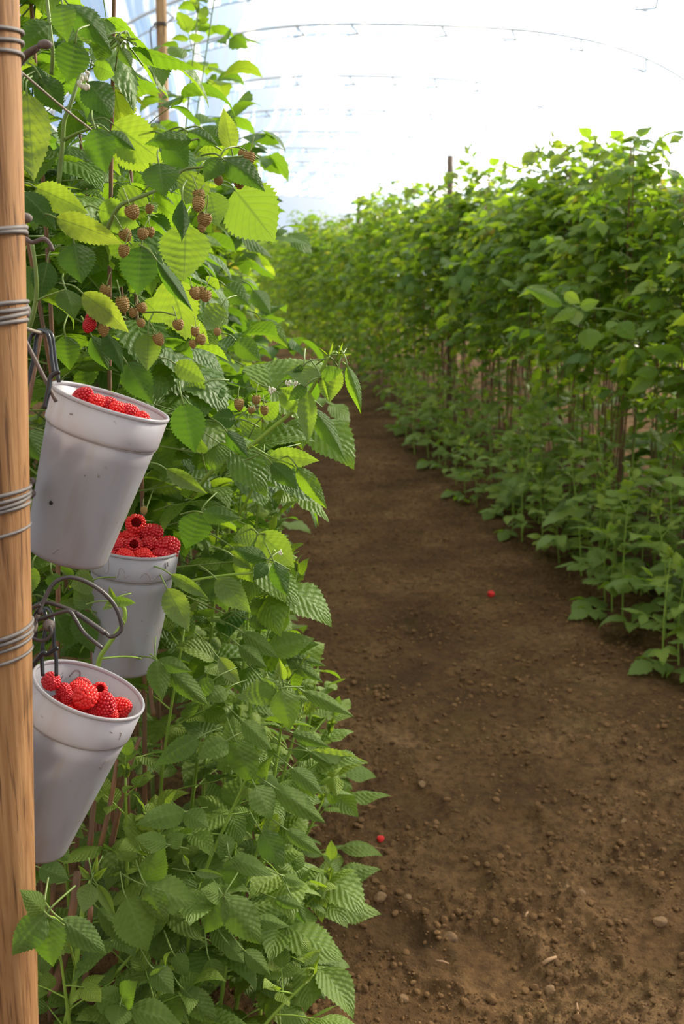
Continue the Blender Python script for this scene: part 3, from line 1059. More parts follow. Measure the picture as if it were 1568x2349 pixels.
CA = -math.pi / 2      # angle facing the camera
B1r = P(256, 918, 1.06)
B1 = make_bucket(B1r, PY(150, 1275, B1r.y), 'white bucket hanging tilted at the top, hooked to the post above the others', [
    ([(CA + .35, .62), (CA + .36, .60)], .0009, False), ([(CA - .1, .07), (CA - .04, .10), (CA + .02, .115)], .0006, False), ([(CA - .42, .90), (CA - .36, .905)], .0009, False), ([(CA + .1, .60), (CA + .11, .585)], .0008, False)], (CA - .42, .36), .0636)
B2r = P(310, 1249, 1.40)
B2 = make_bucket(B2r, PY(282, 1532, B2r.y), 'white bucket heaped with raspberries standing behind, among the leaves', [
    ([(CA + .95, .95), (CA + .98, .90)], .0009, False), ([(CA + 1.02, .95), (CA + 1.05, .915)], .0008, False),
    ([(CA - .55, .90), (CA - .5, .95), (CA - .4, .94), (CA - .38, .86), (CA - .48, .84), (CA - .55, .90)], .0005, False),
    ([(CA + .35, .84), (CA + .45, .88), (CA + .55, .86), (CA + .62, .82), (CA + .72, .84)], .0006, False),
    ([(CA - .15, .83), (CA - .1, .90), (CA, .88), (CA + .02, .83), (CA + .12, .86)], .0005, False)])
B3r = P(206, 1578, 1.13)
B3 = make_bucket(B3r, PY(64, 1930, B3r.y), 'lowest white bucket, tilted, half full of raspberries beside the post', [
    ([(-CA + .55, .90), (-CA + .48, .945), (-CA + .38, .94), (-CA + .36, .90), (-CA + .44, .87), (-CA + .40, .84), (-CA + .28, .86)], .0009, True),
    ([(-CA + .85, .84), (-CA + .8, .90), (-CA + .72, .86), (-CA + .68, .90)], .0007, True),
    ([(CA + .72, .92), (CA + .78, .91)], .0007, False), ([(CA + .95, .91), (CA + 1.0, .90), (CA + 1.02, .86)], .0006, False), ([(CA + .92, .68), (CA + .98, .66), (CA + 1.0, .72)], .0006, False)], None, .0658)


# ----------------------------------------------------------------------------
# raspberries
# ----------------------------------------------------------------------------
def berry_mesh(name, seed, mats, long=1.0, hollow=True, rough=0, fine=1.0):
    """ripe raspberry, length about 1, open end at z = 0, tip at +Z"""
    rng = random.Random(seed)
    m = MB()
    prof = [(0.31, .05), (.40, .17), (.43, .31), (.42, .45), (.385, .59), (.325, .715), (.24, .83), (.135, .92), (0, .975)]
    for i, (r, z) in enumerate(prof):
        n = max(1, round(2 * math.pi * r / (.150 * fine))) if r > 0 else 1
        off = rng.uniform(0, 6)
        for j in range(n):
            a = off + 2 * math.pi * j / n + rng.uniform(-.06, .06)
            rr = .094 * (.35 + .65 * fine) * rng.uniform(.88, 1.12)
            c = (r * math.cos(a), r * math.sin(a), (z + rng.uniform(-.018, .018)) * long)
            m.ball(c, (rr, rr, rr * 1.02), ICO2 if rough == 0 else ICO1)
    n = 14
    v, q = [], []
    shell = [(.20, .02), (.17, .30), (.10, .52), (.0, .60)] if hollow else []
    core = [(.33, .03), (.425, .2), (.45, .4), (.40, .6), (.27, .8), (.0, .97)]
    for pr in ([core, shell] if hollow else [core]):
        v, q = [], []
        for r, z in pr:
            for j in range(n): v.append((max(r, 1e-4) * math.cos(6.2832 * j / n), max(r, 1e-4) * math.sin(6.2832 * j / n), z * long))
        for i in range(len(pr) - 1):
            for j in range(n): q.append((i * n + j, i * n + (j + 1) % n, (i + 1) * n + (j + 1) % n, (i + 1) * n + j))
        m.add(v, q, None, 1)
    fs, fm = [], []
    for (k, mi), l in m.f.items(): fs.append(np.concatenate(l)); fm.append(mi)
    return mesh_from(name, np.concatenate(m.v), fs, mats, fm)


RB = [berry_mesh('raspberry', s, [M['berry'] if s % 2 else M['berry_bright'], M['berry_core']], l) for s, l in ((1, .95), (2, 1.0), (3, 1.08), (4, .92))]


def on_plane(px, py, pt, nrm):
    v = P(px, py, 1.0) - CAM
    return CAM + v * ((pt - CAM).dot(nrm) / v.dot(nrm))


def put_berry(c, size, seed, label, group, axis_hint=None, me=None):
    """c is the berry's centre"""
    rng = random.Random(seed)
    ax = axis_hint if axis_hint is not None else Vector((rng.uniform(-1, 1), rng.uniform(-1, 1), rng.uniform(-.5, 1)))
    q = ax.normalized().to_track_quat('Z', 'Y')
    o = link('raspberry', me or RB[seed % len(RB)])
    s = size
    o.rotation_mode = 'QUATERNION'
    o.rotation_quaternion = q
    o.scale = (s, s, s)
    o.location = c - q @ Vector((0, 0, .49 * s))
    tag(o, label, 'raspberry', group)
    return o


def fill_bucket(B, spots, below, group, clampr):
    out = []
    for k, (px, py, rpx, dz, label, hint) in enumerate(spots):
        pt = B['rim'] - B['axis'] * (below + dz)
        c = on_plane(px, py, pt, B['axis'])
        v = c - pt
        if v.length > clampr:
            c = pt + v * (clampr / v.length)
        d = (c - CAM).dot(FWD)
        size = rpx * 2 / F * d * 1.08
        h = None
        if hint == 'open': h = (c - CAM) * 1.0 + Vector((-.12, 0, -.5))     # hollow end towards the camera
        elif hint == 'up': h = Vector((.2, -.1, 1))
        elif hint == 'tip': h = (CAM - c) + Vector((.25, 0, -.1))
        elif hint == 'left': h = -RIGHT + Vector((0, -.3, .3))
        elif hint == 'right': h = RIGHT + Vector((0, -.3, .2))
        put_berry(c, size, k * 7 + int(px), label, group, h)


T2 = 'the heaped bucket behind'
fill_bucket(B2, [
    (311, 1205, 22, -.030, 'raspberry at the very top of the heaped bucket, hollow end showing', 'open'),
    (347, 1224, 22, -.022, 'large raspberry second highest on the heaped bucket, right of the top one', 'left'),
    (309, 1229, 17, -.016, 'dark raspberry tucked just under the topmost one of the heaped bucket', 'right'),
    (290, 1231, 15, -.012, 'narrow pale-lit raspberry left of the dark one under the top berry', 'up'),
    (269, 1237, 17, -.008, 'raspberry on the heaped bucket touching the edge of the upper bucket', 'tip'),
    (277, 1255, 20, -.010, 'round dark raspberry at the left middle of the heaped bucket', 'tip'),
    (306, 1254, 19, -.014, 'raspberry in the centre of the heaped bucket, left of the plump one', 'open'),
    (343, 1251, 20, -.014, 'plump raspberry in the centre of the heaped bucket', 'tip'),
    (388, 1256, 25, -.016, 'biggest bright raspberry, lying over the right rim of the heaped bucket', 'left'),
    (324, 1276, 19, -.006, 'raspberry with its opening down, low in the middle of the heaped bucket', 'left'),
    (285, 1282, 19, -.006, 'bright round raspberry at the front left of the heaped bucket', 'right'),
    (369, 1279, 19, -.004, 'dark raspberry at the front right of the heaped bucket', 'right'),
    (349, 1291, 17, .000, 'small bright raspberry against the front rim of the heaped bucket', 'right'),
    (318, 1294, 14, .002, 'tiny-looking raspberry end peeping over the middle of the front rim', 'up'),
    (250, 1281, 16, .000, 'dark raspberry half hidden where the upper bucket covers the heap', 'tip'),
    (279, 1218, 12, -.004, 'small dark raspberry at the back left of the heaped bucket', 'up'),
    (367, 1238, 16, -.008, 'raspberry wedged behind the biggest one at the right of the heap', 'up'),
], .012, 'raspberries in the heaped bucket', .0445)
fill_bucket(B3, [
    (118, 1563, 20, -.010, 'raspberry below the hook prongs, at the upper left of the lowest bucket', 'tip'),
    (147, 1585, 17, .000, 'raspberry just right of the one under the hook in the lowest bucket', 'tip'),
    (190, 1566, 20, .002, 'dark raspberry lying furthest back in the lowest bucket', 'right'),
    (176, 1579, 18, -.004, 'small raspberry wedged behind the biggest one of the lowest bucket', 'left'),
    (197, 1598, 27, -.012, 'biggest raspberry, in the middle of the lowest bucket', 'tip'),
    (161, 1603, 17, .004, 'raspberry low at the left front of the lowest bucket', 'right'),
    (229, 1584, 17, .000, 'raspberry standing hollow end up in the lowest bucket', 'open'),
    (241, 1617, 24, -.004, 'large raspberry right of the biggest one in the lowest bucket', 'up'),
    (289, 1623, 21, -.002, 'dark raspberry at the right end of the lowest bucket', 'right'),
    (296, 1636, 15, .004, 'bright raspberry low under the dark one at the right end of the lowest bucket', 'left'),
    (257, 1638, 15, .004, 'raspberry peeping over the front rim of the lowest bucket, right of centre', 'up'),
    (217, 1630, 14, .006, 'raspberry peeping over the front rim below the biggest one', 'right'),
], .020, 'raspberries in the lowest bucket', .047)


def under_layer(B, below, n, R0, group, label, seed, size=.021):
    rng = random.Random(seed)
    z = B['axis']; x = z.orthogonal().normalized(); y = z.cross(x)
    pt = B['rim'] - z * below
    for k in range(n):
        a = k * GA; r = R0 * math.sqrt((k + .5) / n)
        c = pt + (x * math.cos(a) + y * math.sin(a)) * r + z * rng.uniform(-.003, .003)
        put_berry(c, size * rng.uniform(.9, 1.1), seed * 31 + k, label, group)


under_layer(B2, .020, 13, .043, 'buried raspberries of the heaped bucket', 'red raspberry half buried under the top berries of the heaped bucket', 21, .023)
under_layer(B3, .038, 13, .041, 'buried raspberries of the lowest bucket', 'red raspberry half buried under the top berries of the lowest bucket', 22)
z1 = B1['axis']
x1 = (RIGHT - z1 * RIGHT.dot(z1)).normalized(); y1 = z1.cross(x1)
for k, (u, v, dz, s, lab) in enumerate([(-.034, .022, -.0095, .021, 'leftmost raspberry showing over the rim of the upper bucket'), (-.020, .020, -.0105, .020, 'raspberry showing over the upper bucket rim, second from the left'), (-.006, .026, -.0100, .020, 'raspberry showing over the upper bucket rim, third from the left'),
                                        (.006, .020, -.0115, .021, 'raspberry showing over the upper bucket rim, fourth from the left'), (.018, .024, -.0105, .020, 'raspberry showing over the upper bucket rim, second from the right'), (.034, .016, -.0115, .020, 'rightmost raspberry showing over the rim of the upper bucket')]):
    put_berry(B1r + x1 * u + y1 * v + z1 * dz, s, 90 + k, lab, 'raspberries in the upper bucket', Vector((random.Random(k).uniform(-1, 1), -.4, .6)))
under_layer(B1, .026, 12, .042, 'buried raspberries of the upper bucket', 'red raspberry buried below the rim of the upper bucket', 23)

for (px, py, s, lab) in ((873, 1926, .016, 'small red raspberry fallen on the soil in the middle of the path'), (1127, 1366, .028, 'red raspberry fallen on the shaded soil near the right row')):
    g = PG(px, py); g.z = gz(g.x, g.y) + s * .36
    put_berry(g, s, int(px), lab, 'fallen raspberries', Vector((1, .3, .15)))

# ----------------------------------------------------------------------------
# the right raspberry row
# ----------------------------------------------------------------------------
LM = [M['leaf'], M['stem']]
LMF = [M['leaf_far'], M['stem']]
LMY = [M['leaf_young'], M['stem_young']]
RROW = lambda y: 1.90 - 0.045 * max(0, y - 5.5)
LROW = lambda y: -0.22


def env_right(t):       # half width of the row against height share
    if t < .34: return .16
    if t < .52: return .16 + (t - .34) / .18 * .34
    return .50 - max(0, t - .62) * 1.05


protoR = []
for s in range(4):
    f, c = make_bush(100 + s, (1.66, 1.72, 1.76, 1.84)[s], env_right, 360, 'mid', .078, zlo=.37, ncane=9, tint=.70, tip=2)
    lod_far, cf = make_bush(200 + s, 1.80 + .04 * s, lambda t: .44 if t < .62 else .48 - (t - .62) * 1.0, 380, 'low', .085, zlo=.10, ncane=5, tint=.70, tip=2)
    protoR.append((f, c, lod_far, cf))
rng = random.Random(77)
near_roots, far_roots = [], []
ys = []
y = 2.9
while y < 34:
    ys.append(y); y += .40 if y < 8 else (.48 if y < 16 else .75)
GR = 'raspberry plants of the right row'
for k, y in enumerate(ys):
    lab = f'tall leafy raspberry plant in the right row, {ordinal(k)} from the near end'
    x = RROW(y) + rng.uniform(-.05, .05)
    pool = near_roots if y < 8.5 else far_roots
    rz, sc = rng.choice((0, math.pi)) + rng.uniform(-.5, .5), rng.uniform(.93, 1.05) * min(1, .84 + max(0, y - 3.2) * .07)
    if len(pool) < 4:
        f, c, ff, cf = protoR[len(pool)]
        if y < 8.5: o = plant_object('raspberry_plant', f, c, [M['leaf_right'], M['stem']], M['cane'], (x, y, gz(x, y)), lab, 'raspberry plant', GR, rz)
        else: o = plant_object('raspberry_plant', ff, cf, LMF, M['cane'], (x, y, gz(x, y)), lab, 'raspberry plant', GR, rz)
        o.scale = (sc,) * 3
        pool.append(o)
    else:
        copy_tree(rng.choice(pool[:4]) if y > 4.2 else pool[0], (x, y, gz(x, y)), rz, lab, sc)

# the next row over, seen through the gaps between the canes
y = 2.6
k = 0
while y < 13:
    copy_tree(rng.choice(near_roots[:4]), (RROW(y) + 1.75, y, gz(3.6, y)), rng.uniform(0, 6.28), f'raspberry plant in the row behind the right row, {ordinal(k)} from the near end', rng.uniform(.9, 1.0))['group'] = 'raspberry plants of the row behind'
    k += 1
    y += .55

# low suckers along the foot of the right row
sroot = []
k = 0
y = 2.6
GS = 'low suckers at the foot of the right row'
while y < 15:
    for row in (0, 1, 2, 3):
        x = RROW(y) - (.42, .24, .04, -.42)[row] + rng.uniform(-.07, .07)
        yy = y + rng.uniform(-.08, .08)
        lab = f'leafy sucker at the foot of the right row, {ordinal(k)} from its near end'
        sc = rng.uniform(.8, 1.25) * (.82, 1.0, 1.15, 1.45)[row]
        if len(sroot) < 6:
            f, st = make_sucker(300 + len(sroot), .46 + .06 * (len(sroot) % 3), 'mid', .100, LMY, (rng.uniform(-.1, .02), rng.uniform(-.08, .08)), nodes=10, tint=.46, zstart=.12)
            o = plant_object('raspberry_sucker', f, [st], LMY, M['stem_young'], (x, yy, gz(x, yy)), lab, 'raspberry shoot', GS, 0, 'stem')
            o.scale = (sc,) * 3
            sroot.append(o)
        else:
            copy_tree(rng.choice(sroot), (x, yy, gz(x, yy)), rng.uniform(-.9, .9), lab, sc)
        k += 1
        if k >= 99: break
    if k >= 99: break
    y += .17 if y < 5 else .28

# ----------------------------------------------------------------------------
# the left raspberry row
# ----------------------------------------------------------------------------
GL = 'raspberry plants of the left row'


def env_left(t):
    if t < .35: return .22
    if t < .8: return .36
    return .36 - (t - .8) * 1.2


LEFT = []
zone = [(1.50, 1.66, .30, 'hi', 170), (1.86, 1.50, .33, 'hi', 180), (2.22, 1.50, .35, 'hi', 180), (2.60, 1.54, .35, 'mid', 180), (3.0, 1.58, .35, 'mid', 180), (3.4, 1.62, .35, 'mid', 180)]


def seen_at(p):
    q = p - CAM
    d = q.dot(FWD)
    return W / 2 + F * q.dot(RIGHT) / d, H / 2 - F * q.dot(UP) / d, d


def keeper(root):
    """keeps leaves out of the pickers' gap round the post and the buckets, and off the path"""
    def ok(p):
        w = Vector(root) + p
        if w.y < (1.38 if w.z > .9 else 1.32): return False
        a = (w - B2['bot']).dot(B2['axis'])
        ax = B2['bot'] + B2['axis'] * a
        if -.05 < a < .30 and (w - ax).length < .13: return False
        if w.z > 1.15 and w.y < 2.6 and w.x > -.03 + .05 * (w.y - 1.4) - (w.z - 1.15) * .2: return False
        if w.y < 1.46 and w.z > .62 and w.z < 1.15 and w.x > -.30 and w.x < -.02: return False
        return True
    return ok


for k, (y, h, hw, lod, n) in enumerate(zone):
    x = LROW(y) + (.02 if k % 2 else -.03)
    loc = (x, y, gz(x, y))
    f, c = make_bush(400 + k, h, (lambda hw: lambda t: hw * (.65 if t < .35 else 1.0 if t < .8 else 1 - (t - .8) * 3))(hw), n, lod, .092, zlo=.30, ncane=5, tint=.44, keep=keeper(loc))
    lab = ['raspberry plant right behind the wooden post and buckets', 'second raspberry plant of the left row from the wooden post', 'third raspberry plant of the left row from the wooden post',
           'fourth raspberry plant of the left row from the wooden post', 'fifth raspberry plant of the left row from the wooden post', 'sixth raspberry plant of the left row from the wooden post'][k]
    LEFT.append(plant_object('raspberry_plant', f, c, LM, M['stem'] if k > 1 else M['cane'], loc, lab, 'raspberry plant', GL))
f, st = make_sucker(470, 2.12, 'mid', .115, LM, (.26, .0), nodes=16, nl=3, tint=.40, zstart=.68, old=.9, spread=.7)
link('foliage', f.mesh('foliage', LM), LEFT[5]); st.build('cane', M['stem'], LEFT[5])
f, st = make_sucker(471, 1.84, 'mid', .105, LM, (.24, -.1), nodes=12, nl=3, tint=.45, zstart=.66, old=.88, spread=.7)
link('foliage', f.mesh('foliage', LM), LEFT[4]); st.build('cane', M['stem'], LEFT[4])
k = len(zone)
y = 3.85
while y < 26:
    x = LROW(y) + rng.uniform(-.05, .05)
    lab = f'raspberry plant of the left row, {ordinal(k)} from the wooden post'
    src = rng.choice(near_roots[:4] if y < 9 else far_roots[:4])
    copy_tree(src, (x, y, gz(x, y)), rng.uniform(0, 6.28), lab, rng.uniform(.9, 1.0))['group'] = GL
    k += 1
    y += .42 if y < 8 else .6

# leafy young shoots that fill the foot of the left row
GLS = 'young shoots at the foot of the left row'
SHOOTS = []
spots = [  # x, y, height, lean x, leaf length
    (-.16, 1.36, .40, .06, .085), (-.03, 1.42, .36, .08, .090), (.03, 1.56, .55, .10, .090), (-.12, 1.60, .62, .06, .090), (-.26, 1.52, .55, -.02, .085), (.06, 1.76, .74, .08, .088),
    (-.06, 1.88, .85, .07, .085), (.09, 2.00, .80, .06, .088), (.05, 2.22, .90, .08, .085), (.12, 2.44, .80, .06, .085), (.10, 2.70, .85, .05, .085), (.14, 3.00, .80, .06, .085), (-.33, 1.40, .34, .02, .08), (.02, 1.30, .22, .10, .07), (-.14, 1.28, .20, .04, .075), (.11, 1.66, .34, .06, .08), (.13, 1.92, .40, .05, .08), (.15, 2.25, .45, .05, .08), (.17, 2.6, .5, .05, .08), (-.24, 1.30, .26, .0, .075), (.0, 1.46, .62, .10, .09), (.04, 1.44, .30, .12, .085), (-.08, 1.38, .50, .12, .09), (-.20, 1.44, .45, .05, .085), (.08, 1.60, .50, .10, .09), (-.02, 1.52, .80, .10, .085), (-.10, 1.74, .70, .10, .085), (.10, 1.80, .55, .08, .085), (.05, 2.08, .62, .08, .085), (-.32, 1.55, .5, .05, .085), (.12, 2.12, .95, .05, .085), (-.02, 1.66, .95, .10, .08), (-.30, 1.70, .8, .05, .085)]
for k, (x, y, h, lx, L) in enumerate(spots):
    if y > 1.98: x -= .10
    f, st = make_sucker(500 + k, h, 'hi' if y < 2.3 else 'mid', L, LMY, (lx, -.04), nodes=10 if h < .6 else 13, tint=.40, zstart=.18)
    lab = f'young shoot at the foot of the left row, {ordinal(k)} from its near end'
    SHOOTS.append((y, x, plant_object('raspberry_sucker', f, [st], LMY, M['stem_young'], (x, y, gz(x, y)), lab, 'raspberry shoot', GLS, 0, 'stem')))
SHOOTS.sort(key=lambda t: t[0])
for k, (y, x, o) in enumerate(SHOOTS): o['label'] = f'young shoot at the foot of the left row, {ordinal(k)} from its near end'
k = len(SHOOTS)
y = 3.3
while y < 10:
    x = .06 + rng.uniform(-.06, .06)
    copy_tree(rng.choice(sroot), (x, y, gz(x, y)), math.pi + rng.uniform(-.8, .8), f'young shoot at the foot of the left row, {ordinal(k)} from its near end', rng.uniform(1.1, 1.5))['group'] = GLS
    k += 1
    y += .33

# ----------------------------------------------------------------------------
# the leaves, stems and berries that stand out at the front of the left row
# ----------------------------------------------------------------------------
def single_leaf(parent, base, tip, width, side, tint, droop, fold, seed, material, root_loc, roll=0.0, name='leaf'):
    """one leaflet from base to tip; width in metres; side 't' upper side / 'u' underside towards the viewer"""
    rng = random.Random(seed)
    L = (tip - base).length
    V, Q, UV = leaf_template(44, 4, droop=droop, fold=fold, pleat=rng.uniform(.012, .022), wave=rng.uniform(0, .1), twist=rng.uniform(-.25, .25))
    along = (tip - base).normalized()
    mid = (base + tip) / 2
    tocam = (CAM - mid).normalized()
    n = tocam + Vector((0, 0, .35)) + RIGHT * rng.uniform(-.35, .35) + RIGHT * roll
    if side == 'u': n = -(tocam + RIGHT * rng.uniform(-.3, .3) + Vector((0, 0, -.3)))
    x = along.cross(n).normalized(); n = x.cross(along)
    wf = width / (.64 * L)
    o = mid * 0 + base - root_loc
    pts = V[:, 0:1] * L * wf * np.array(x) + V[:, 1:2] * L * np.array(along) + V[:, 2:3] * L * np.array(n) + np.array(o)
    m = MB()
    back = (FWD * .6 - along * .6 + Vector((0, 0, -.25))).normalized()
    m.tube(smooth_path([o + along * .002, o - along * .012, o - along * .015 + back * .03], 3), [.0011] * 7, 5, 0, False)
    sv = np.concatenate(m.v); sq = np.concatenate(m.f[(4, 0)])
    me = mesh_from(name, np.concatenate([pts, sv]), [Q, sq + len(pts)], [material, M['stem']], [0, 1], uv=np.concatenate([UV, np.zeros((len(sv), 2))]), attr=np.full(len(pts) + len(sv), tint))
    ob = link(name, me, parent)
    return ob


def stem_px(parent, root_loc, pts, r, material, name):
    """a stem through (px, py, Y) points"""
    p = [PY(*q) - root_loc for q in pts]
    p = smooth_path(p, 6)
    m = MB(); m.tube(p, [r * (1 - .35 * i / len(p)) for i in range(len(p))], 8)
    return m.build(name, material, parent)


P0, P1, P2 = LEFT[0], LEFT[1], LEFT[2]
v3 = lambda o: Vector(o.location)

# upper part, by the post: base x, y, tip x, y, width, Y, side, tint, droop, fold
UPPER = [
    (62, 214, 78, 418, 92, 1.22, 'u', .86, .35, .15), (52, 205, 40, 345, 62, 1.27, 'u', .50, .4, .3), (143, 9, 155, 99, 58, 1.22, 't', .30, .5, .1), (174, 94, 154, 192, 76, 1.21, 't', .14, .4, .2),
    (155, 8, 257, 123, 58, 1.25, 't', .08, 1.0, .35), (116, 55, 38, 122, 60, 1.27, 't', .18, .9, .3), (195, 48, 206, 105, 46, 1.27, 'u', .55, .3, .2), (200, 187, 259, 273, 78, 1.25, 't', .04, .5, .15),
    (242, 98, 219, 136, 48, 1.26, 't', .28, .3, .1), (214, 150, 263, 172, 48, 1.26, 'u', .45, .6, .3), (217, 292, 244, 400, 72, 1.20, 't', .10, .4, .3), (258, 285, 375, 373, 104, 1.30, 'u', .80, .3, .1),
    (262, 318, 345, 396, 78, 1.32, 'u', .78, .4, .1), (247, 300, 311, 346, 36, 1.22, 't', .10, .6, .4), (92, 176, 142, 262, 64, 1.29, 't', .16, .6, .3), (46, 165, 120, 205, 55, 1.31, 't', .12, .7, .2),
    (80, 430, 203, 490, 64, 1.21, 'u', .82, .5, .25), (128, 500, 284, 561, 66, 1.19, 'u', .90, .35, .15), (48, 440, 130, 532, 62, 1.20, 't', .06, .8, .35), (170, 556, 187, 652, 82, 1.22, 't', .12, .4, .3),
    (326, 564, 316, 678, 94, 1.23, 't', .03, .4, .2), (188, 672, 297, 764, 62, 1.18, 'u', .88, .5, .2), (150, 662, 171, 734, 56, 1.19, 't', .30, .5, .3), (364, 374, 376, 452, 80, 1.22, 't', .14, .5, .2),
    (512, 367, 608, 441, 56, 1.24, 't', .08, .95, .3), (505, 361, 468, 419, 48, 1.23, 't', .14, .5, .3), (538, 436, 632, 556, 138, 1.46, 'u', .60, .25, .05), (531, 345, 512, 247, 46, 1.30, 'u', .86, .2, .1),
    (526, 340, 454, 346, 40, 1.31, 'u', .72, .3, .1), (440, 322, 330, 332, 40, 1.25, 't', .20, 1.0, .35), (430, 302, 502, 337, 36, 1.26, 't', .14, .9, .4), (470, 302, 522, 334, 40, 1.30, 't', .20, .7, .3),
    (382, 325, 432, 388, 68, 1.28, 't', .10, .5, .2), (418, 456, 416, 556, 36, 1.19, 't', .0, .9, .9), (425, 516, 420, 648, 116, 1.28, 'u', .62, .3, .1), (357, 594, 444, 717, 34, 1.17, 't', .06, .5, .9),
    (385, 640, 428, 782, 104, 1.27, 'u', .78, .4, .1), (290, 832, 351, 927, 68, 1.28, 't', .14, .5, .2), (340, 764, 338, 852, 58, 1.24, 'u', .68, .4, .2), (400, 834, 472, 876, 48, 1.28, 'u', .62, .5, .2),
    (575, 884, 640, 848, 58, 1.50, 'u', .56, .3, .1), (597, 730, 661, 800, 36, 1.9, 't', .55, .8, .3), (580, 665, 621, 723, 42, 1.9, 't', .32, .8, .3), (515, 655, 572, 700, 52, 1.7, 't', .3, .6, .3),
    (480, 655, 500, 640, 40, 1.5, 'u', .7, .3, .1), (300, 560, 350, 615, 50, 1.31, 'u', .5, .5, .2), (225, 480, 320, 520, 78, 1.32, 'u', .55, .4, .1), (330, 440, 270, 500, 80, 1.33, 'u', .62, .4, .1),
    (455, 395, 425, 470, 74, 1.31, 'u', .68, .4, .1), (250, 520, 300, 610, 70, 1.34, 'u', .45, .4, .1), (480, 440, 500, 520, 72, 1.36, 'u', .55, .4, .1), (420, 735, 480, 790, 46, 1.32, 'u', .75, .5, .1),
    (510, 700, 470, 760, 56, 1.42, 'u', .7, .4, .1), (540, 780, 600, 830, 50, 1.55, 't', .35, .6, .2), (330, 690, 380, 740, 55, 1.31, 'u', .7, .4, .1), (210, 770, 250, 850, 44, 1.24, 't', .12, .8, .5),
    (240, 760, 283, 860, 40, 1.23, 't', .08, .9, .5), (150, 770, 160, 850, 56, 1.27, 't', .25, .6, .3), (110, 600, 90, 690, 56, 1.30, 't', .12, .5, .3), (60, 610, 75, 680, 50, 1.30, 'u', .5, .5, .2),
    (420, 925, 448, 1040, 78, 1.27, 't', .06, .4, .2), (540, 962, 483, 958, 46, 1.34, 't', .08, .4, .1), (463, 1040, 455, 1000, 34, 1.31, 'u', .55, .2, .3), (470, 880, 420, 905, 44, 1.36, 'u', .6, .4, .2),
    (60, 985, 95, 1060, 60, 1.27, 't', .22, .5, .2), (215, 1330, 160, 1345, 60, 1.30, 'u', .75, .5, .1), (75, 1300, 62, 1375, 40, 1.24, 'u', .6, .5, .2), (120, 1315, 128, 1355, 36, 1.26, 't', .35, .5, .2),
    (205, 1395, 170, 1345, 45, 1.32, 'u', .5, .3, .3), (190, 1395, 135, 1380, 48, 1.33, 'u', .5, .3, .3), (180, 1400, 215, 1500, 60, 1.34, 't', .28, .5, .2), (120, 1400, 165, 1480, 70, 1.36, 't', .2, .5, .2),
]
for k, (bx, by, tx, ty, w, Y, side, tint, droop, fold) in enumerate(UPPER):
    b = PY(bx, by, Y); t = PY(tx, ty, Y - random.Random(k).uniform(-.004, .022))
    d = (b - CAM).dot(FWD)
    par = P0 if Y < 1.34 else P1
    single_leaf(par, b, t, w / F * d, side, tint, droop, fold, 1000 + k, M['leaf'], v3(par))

for pts, r, mt in (([(134, 424, 1.26), (143, 335, 1.26), (147, 279, 1.26), (161, 241, 1.26), (178, 190, 1.27), (186, 160, 1.28)], .0030, 'stem'), ([(118, 170, 1.28), (121, 123, 1.27), (116, 74, 1.27), (108, 0, 1.28), (100, -60, 1.28)], .0026, 'stem'),
                   ([(150, 320, 1.26), (172, 308, 1.25), (195, 299, 1.24), (224, 290, 1.23)], .0022, 'stem'), ([(50, 800, 1.2), (70, 742, 1.19), (83, 680, 1.185), (82, 620, 1.18), (74, 556, 1.18)], .0030, 'stem'),
                   ([(240, 545, 1.25), (252, 512, 1.24), (273, 474, 1.23), (305, 458, 1.23), (350, 440, 1.24), (395, 415, 1.26)], .0030, 'stem'), ([(391, 418, 1.26), (423, 389, 1.26), (465, 383, 1.26), (500, 366, 1.25), (560, 358, 1.25)], .0018, 'stem'),
                   ([(83, 690, 1.185), (110, 678, 1.18), (150, 664, 1.18)], .0013, 'stem'), ([(326, 717, 1.25), (370, 716, 1.24), (404, 724, 1.24)], .0013, 'stem')):
    stem_px(P0, v3(P0), pts, r, M[mt], 'cane' if r > .0028 else 'lateral')
for pts, r in (([(198, 2010, 1.42), (206, 1940, 1.42), (214, 1850, 1.43), (232, 1700, 1.45)], .0055), ([(218, 2000, 1.40), (228, 1950, 1.40), (247, 1870, 1.40), (262, 1790, 1.40), (272, 1700, 1.41)], .0046), ([(255, 1940, 1.46), (270, 1870, 1.46), (296, 1760, 1.46), (322, 1690, 1.47)], .0050),
               ([(172, 1990, 1.48), (178, 1900, 1.48), (185, 1780, 1.48)], .0045), ([(112, 2310, 1.36), (140, 2220, 1.37), (160, 2130, 1.38), (178, 2000, 1.40)], .0085), ([(192, 2290, 1.38), (200, 2200, 1.38), (208, 2080, 1.39)], .0060),
               ([(60, 950, 1.32), (75, 870, 1.32), (95, 760, 1.33)], .0035), ([(352, 1640, 1.5), (345, 1580, 1.5), (350, 1500, 1.5)], .004)):
    stem_px(P0, v3(P0), pts, r, M['cane'], 'cane')

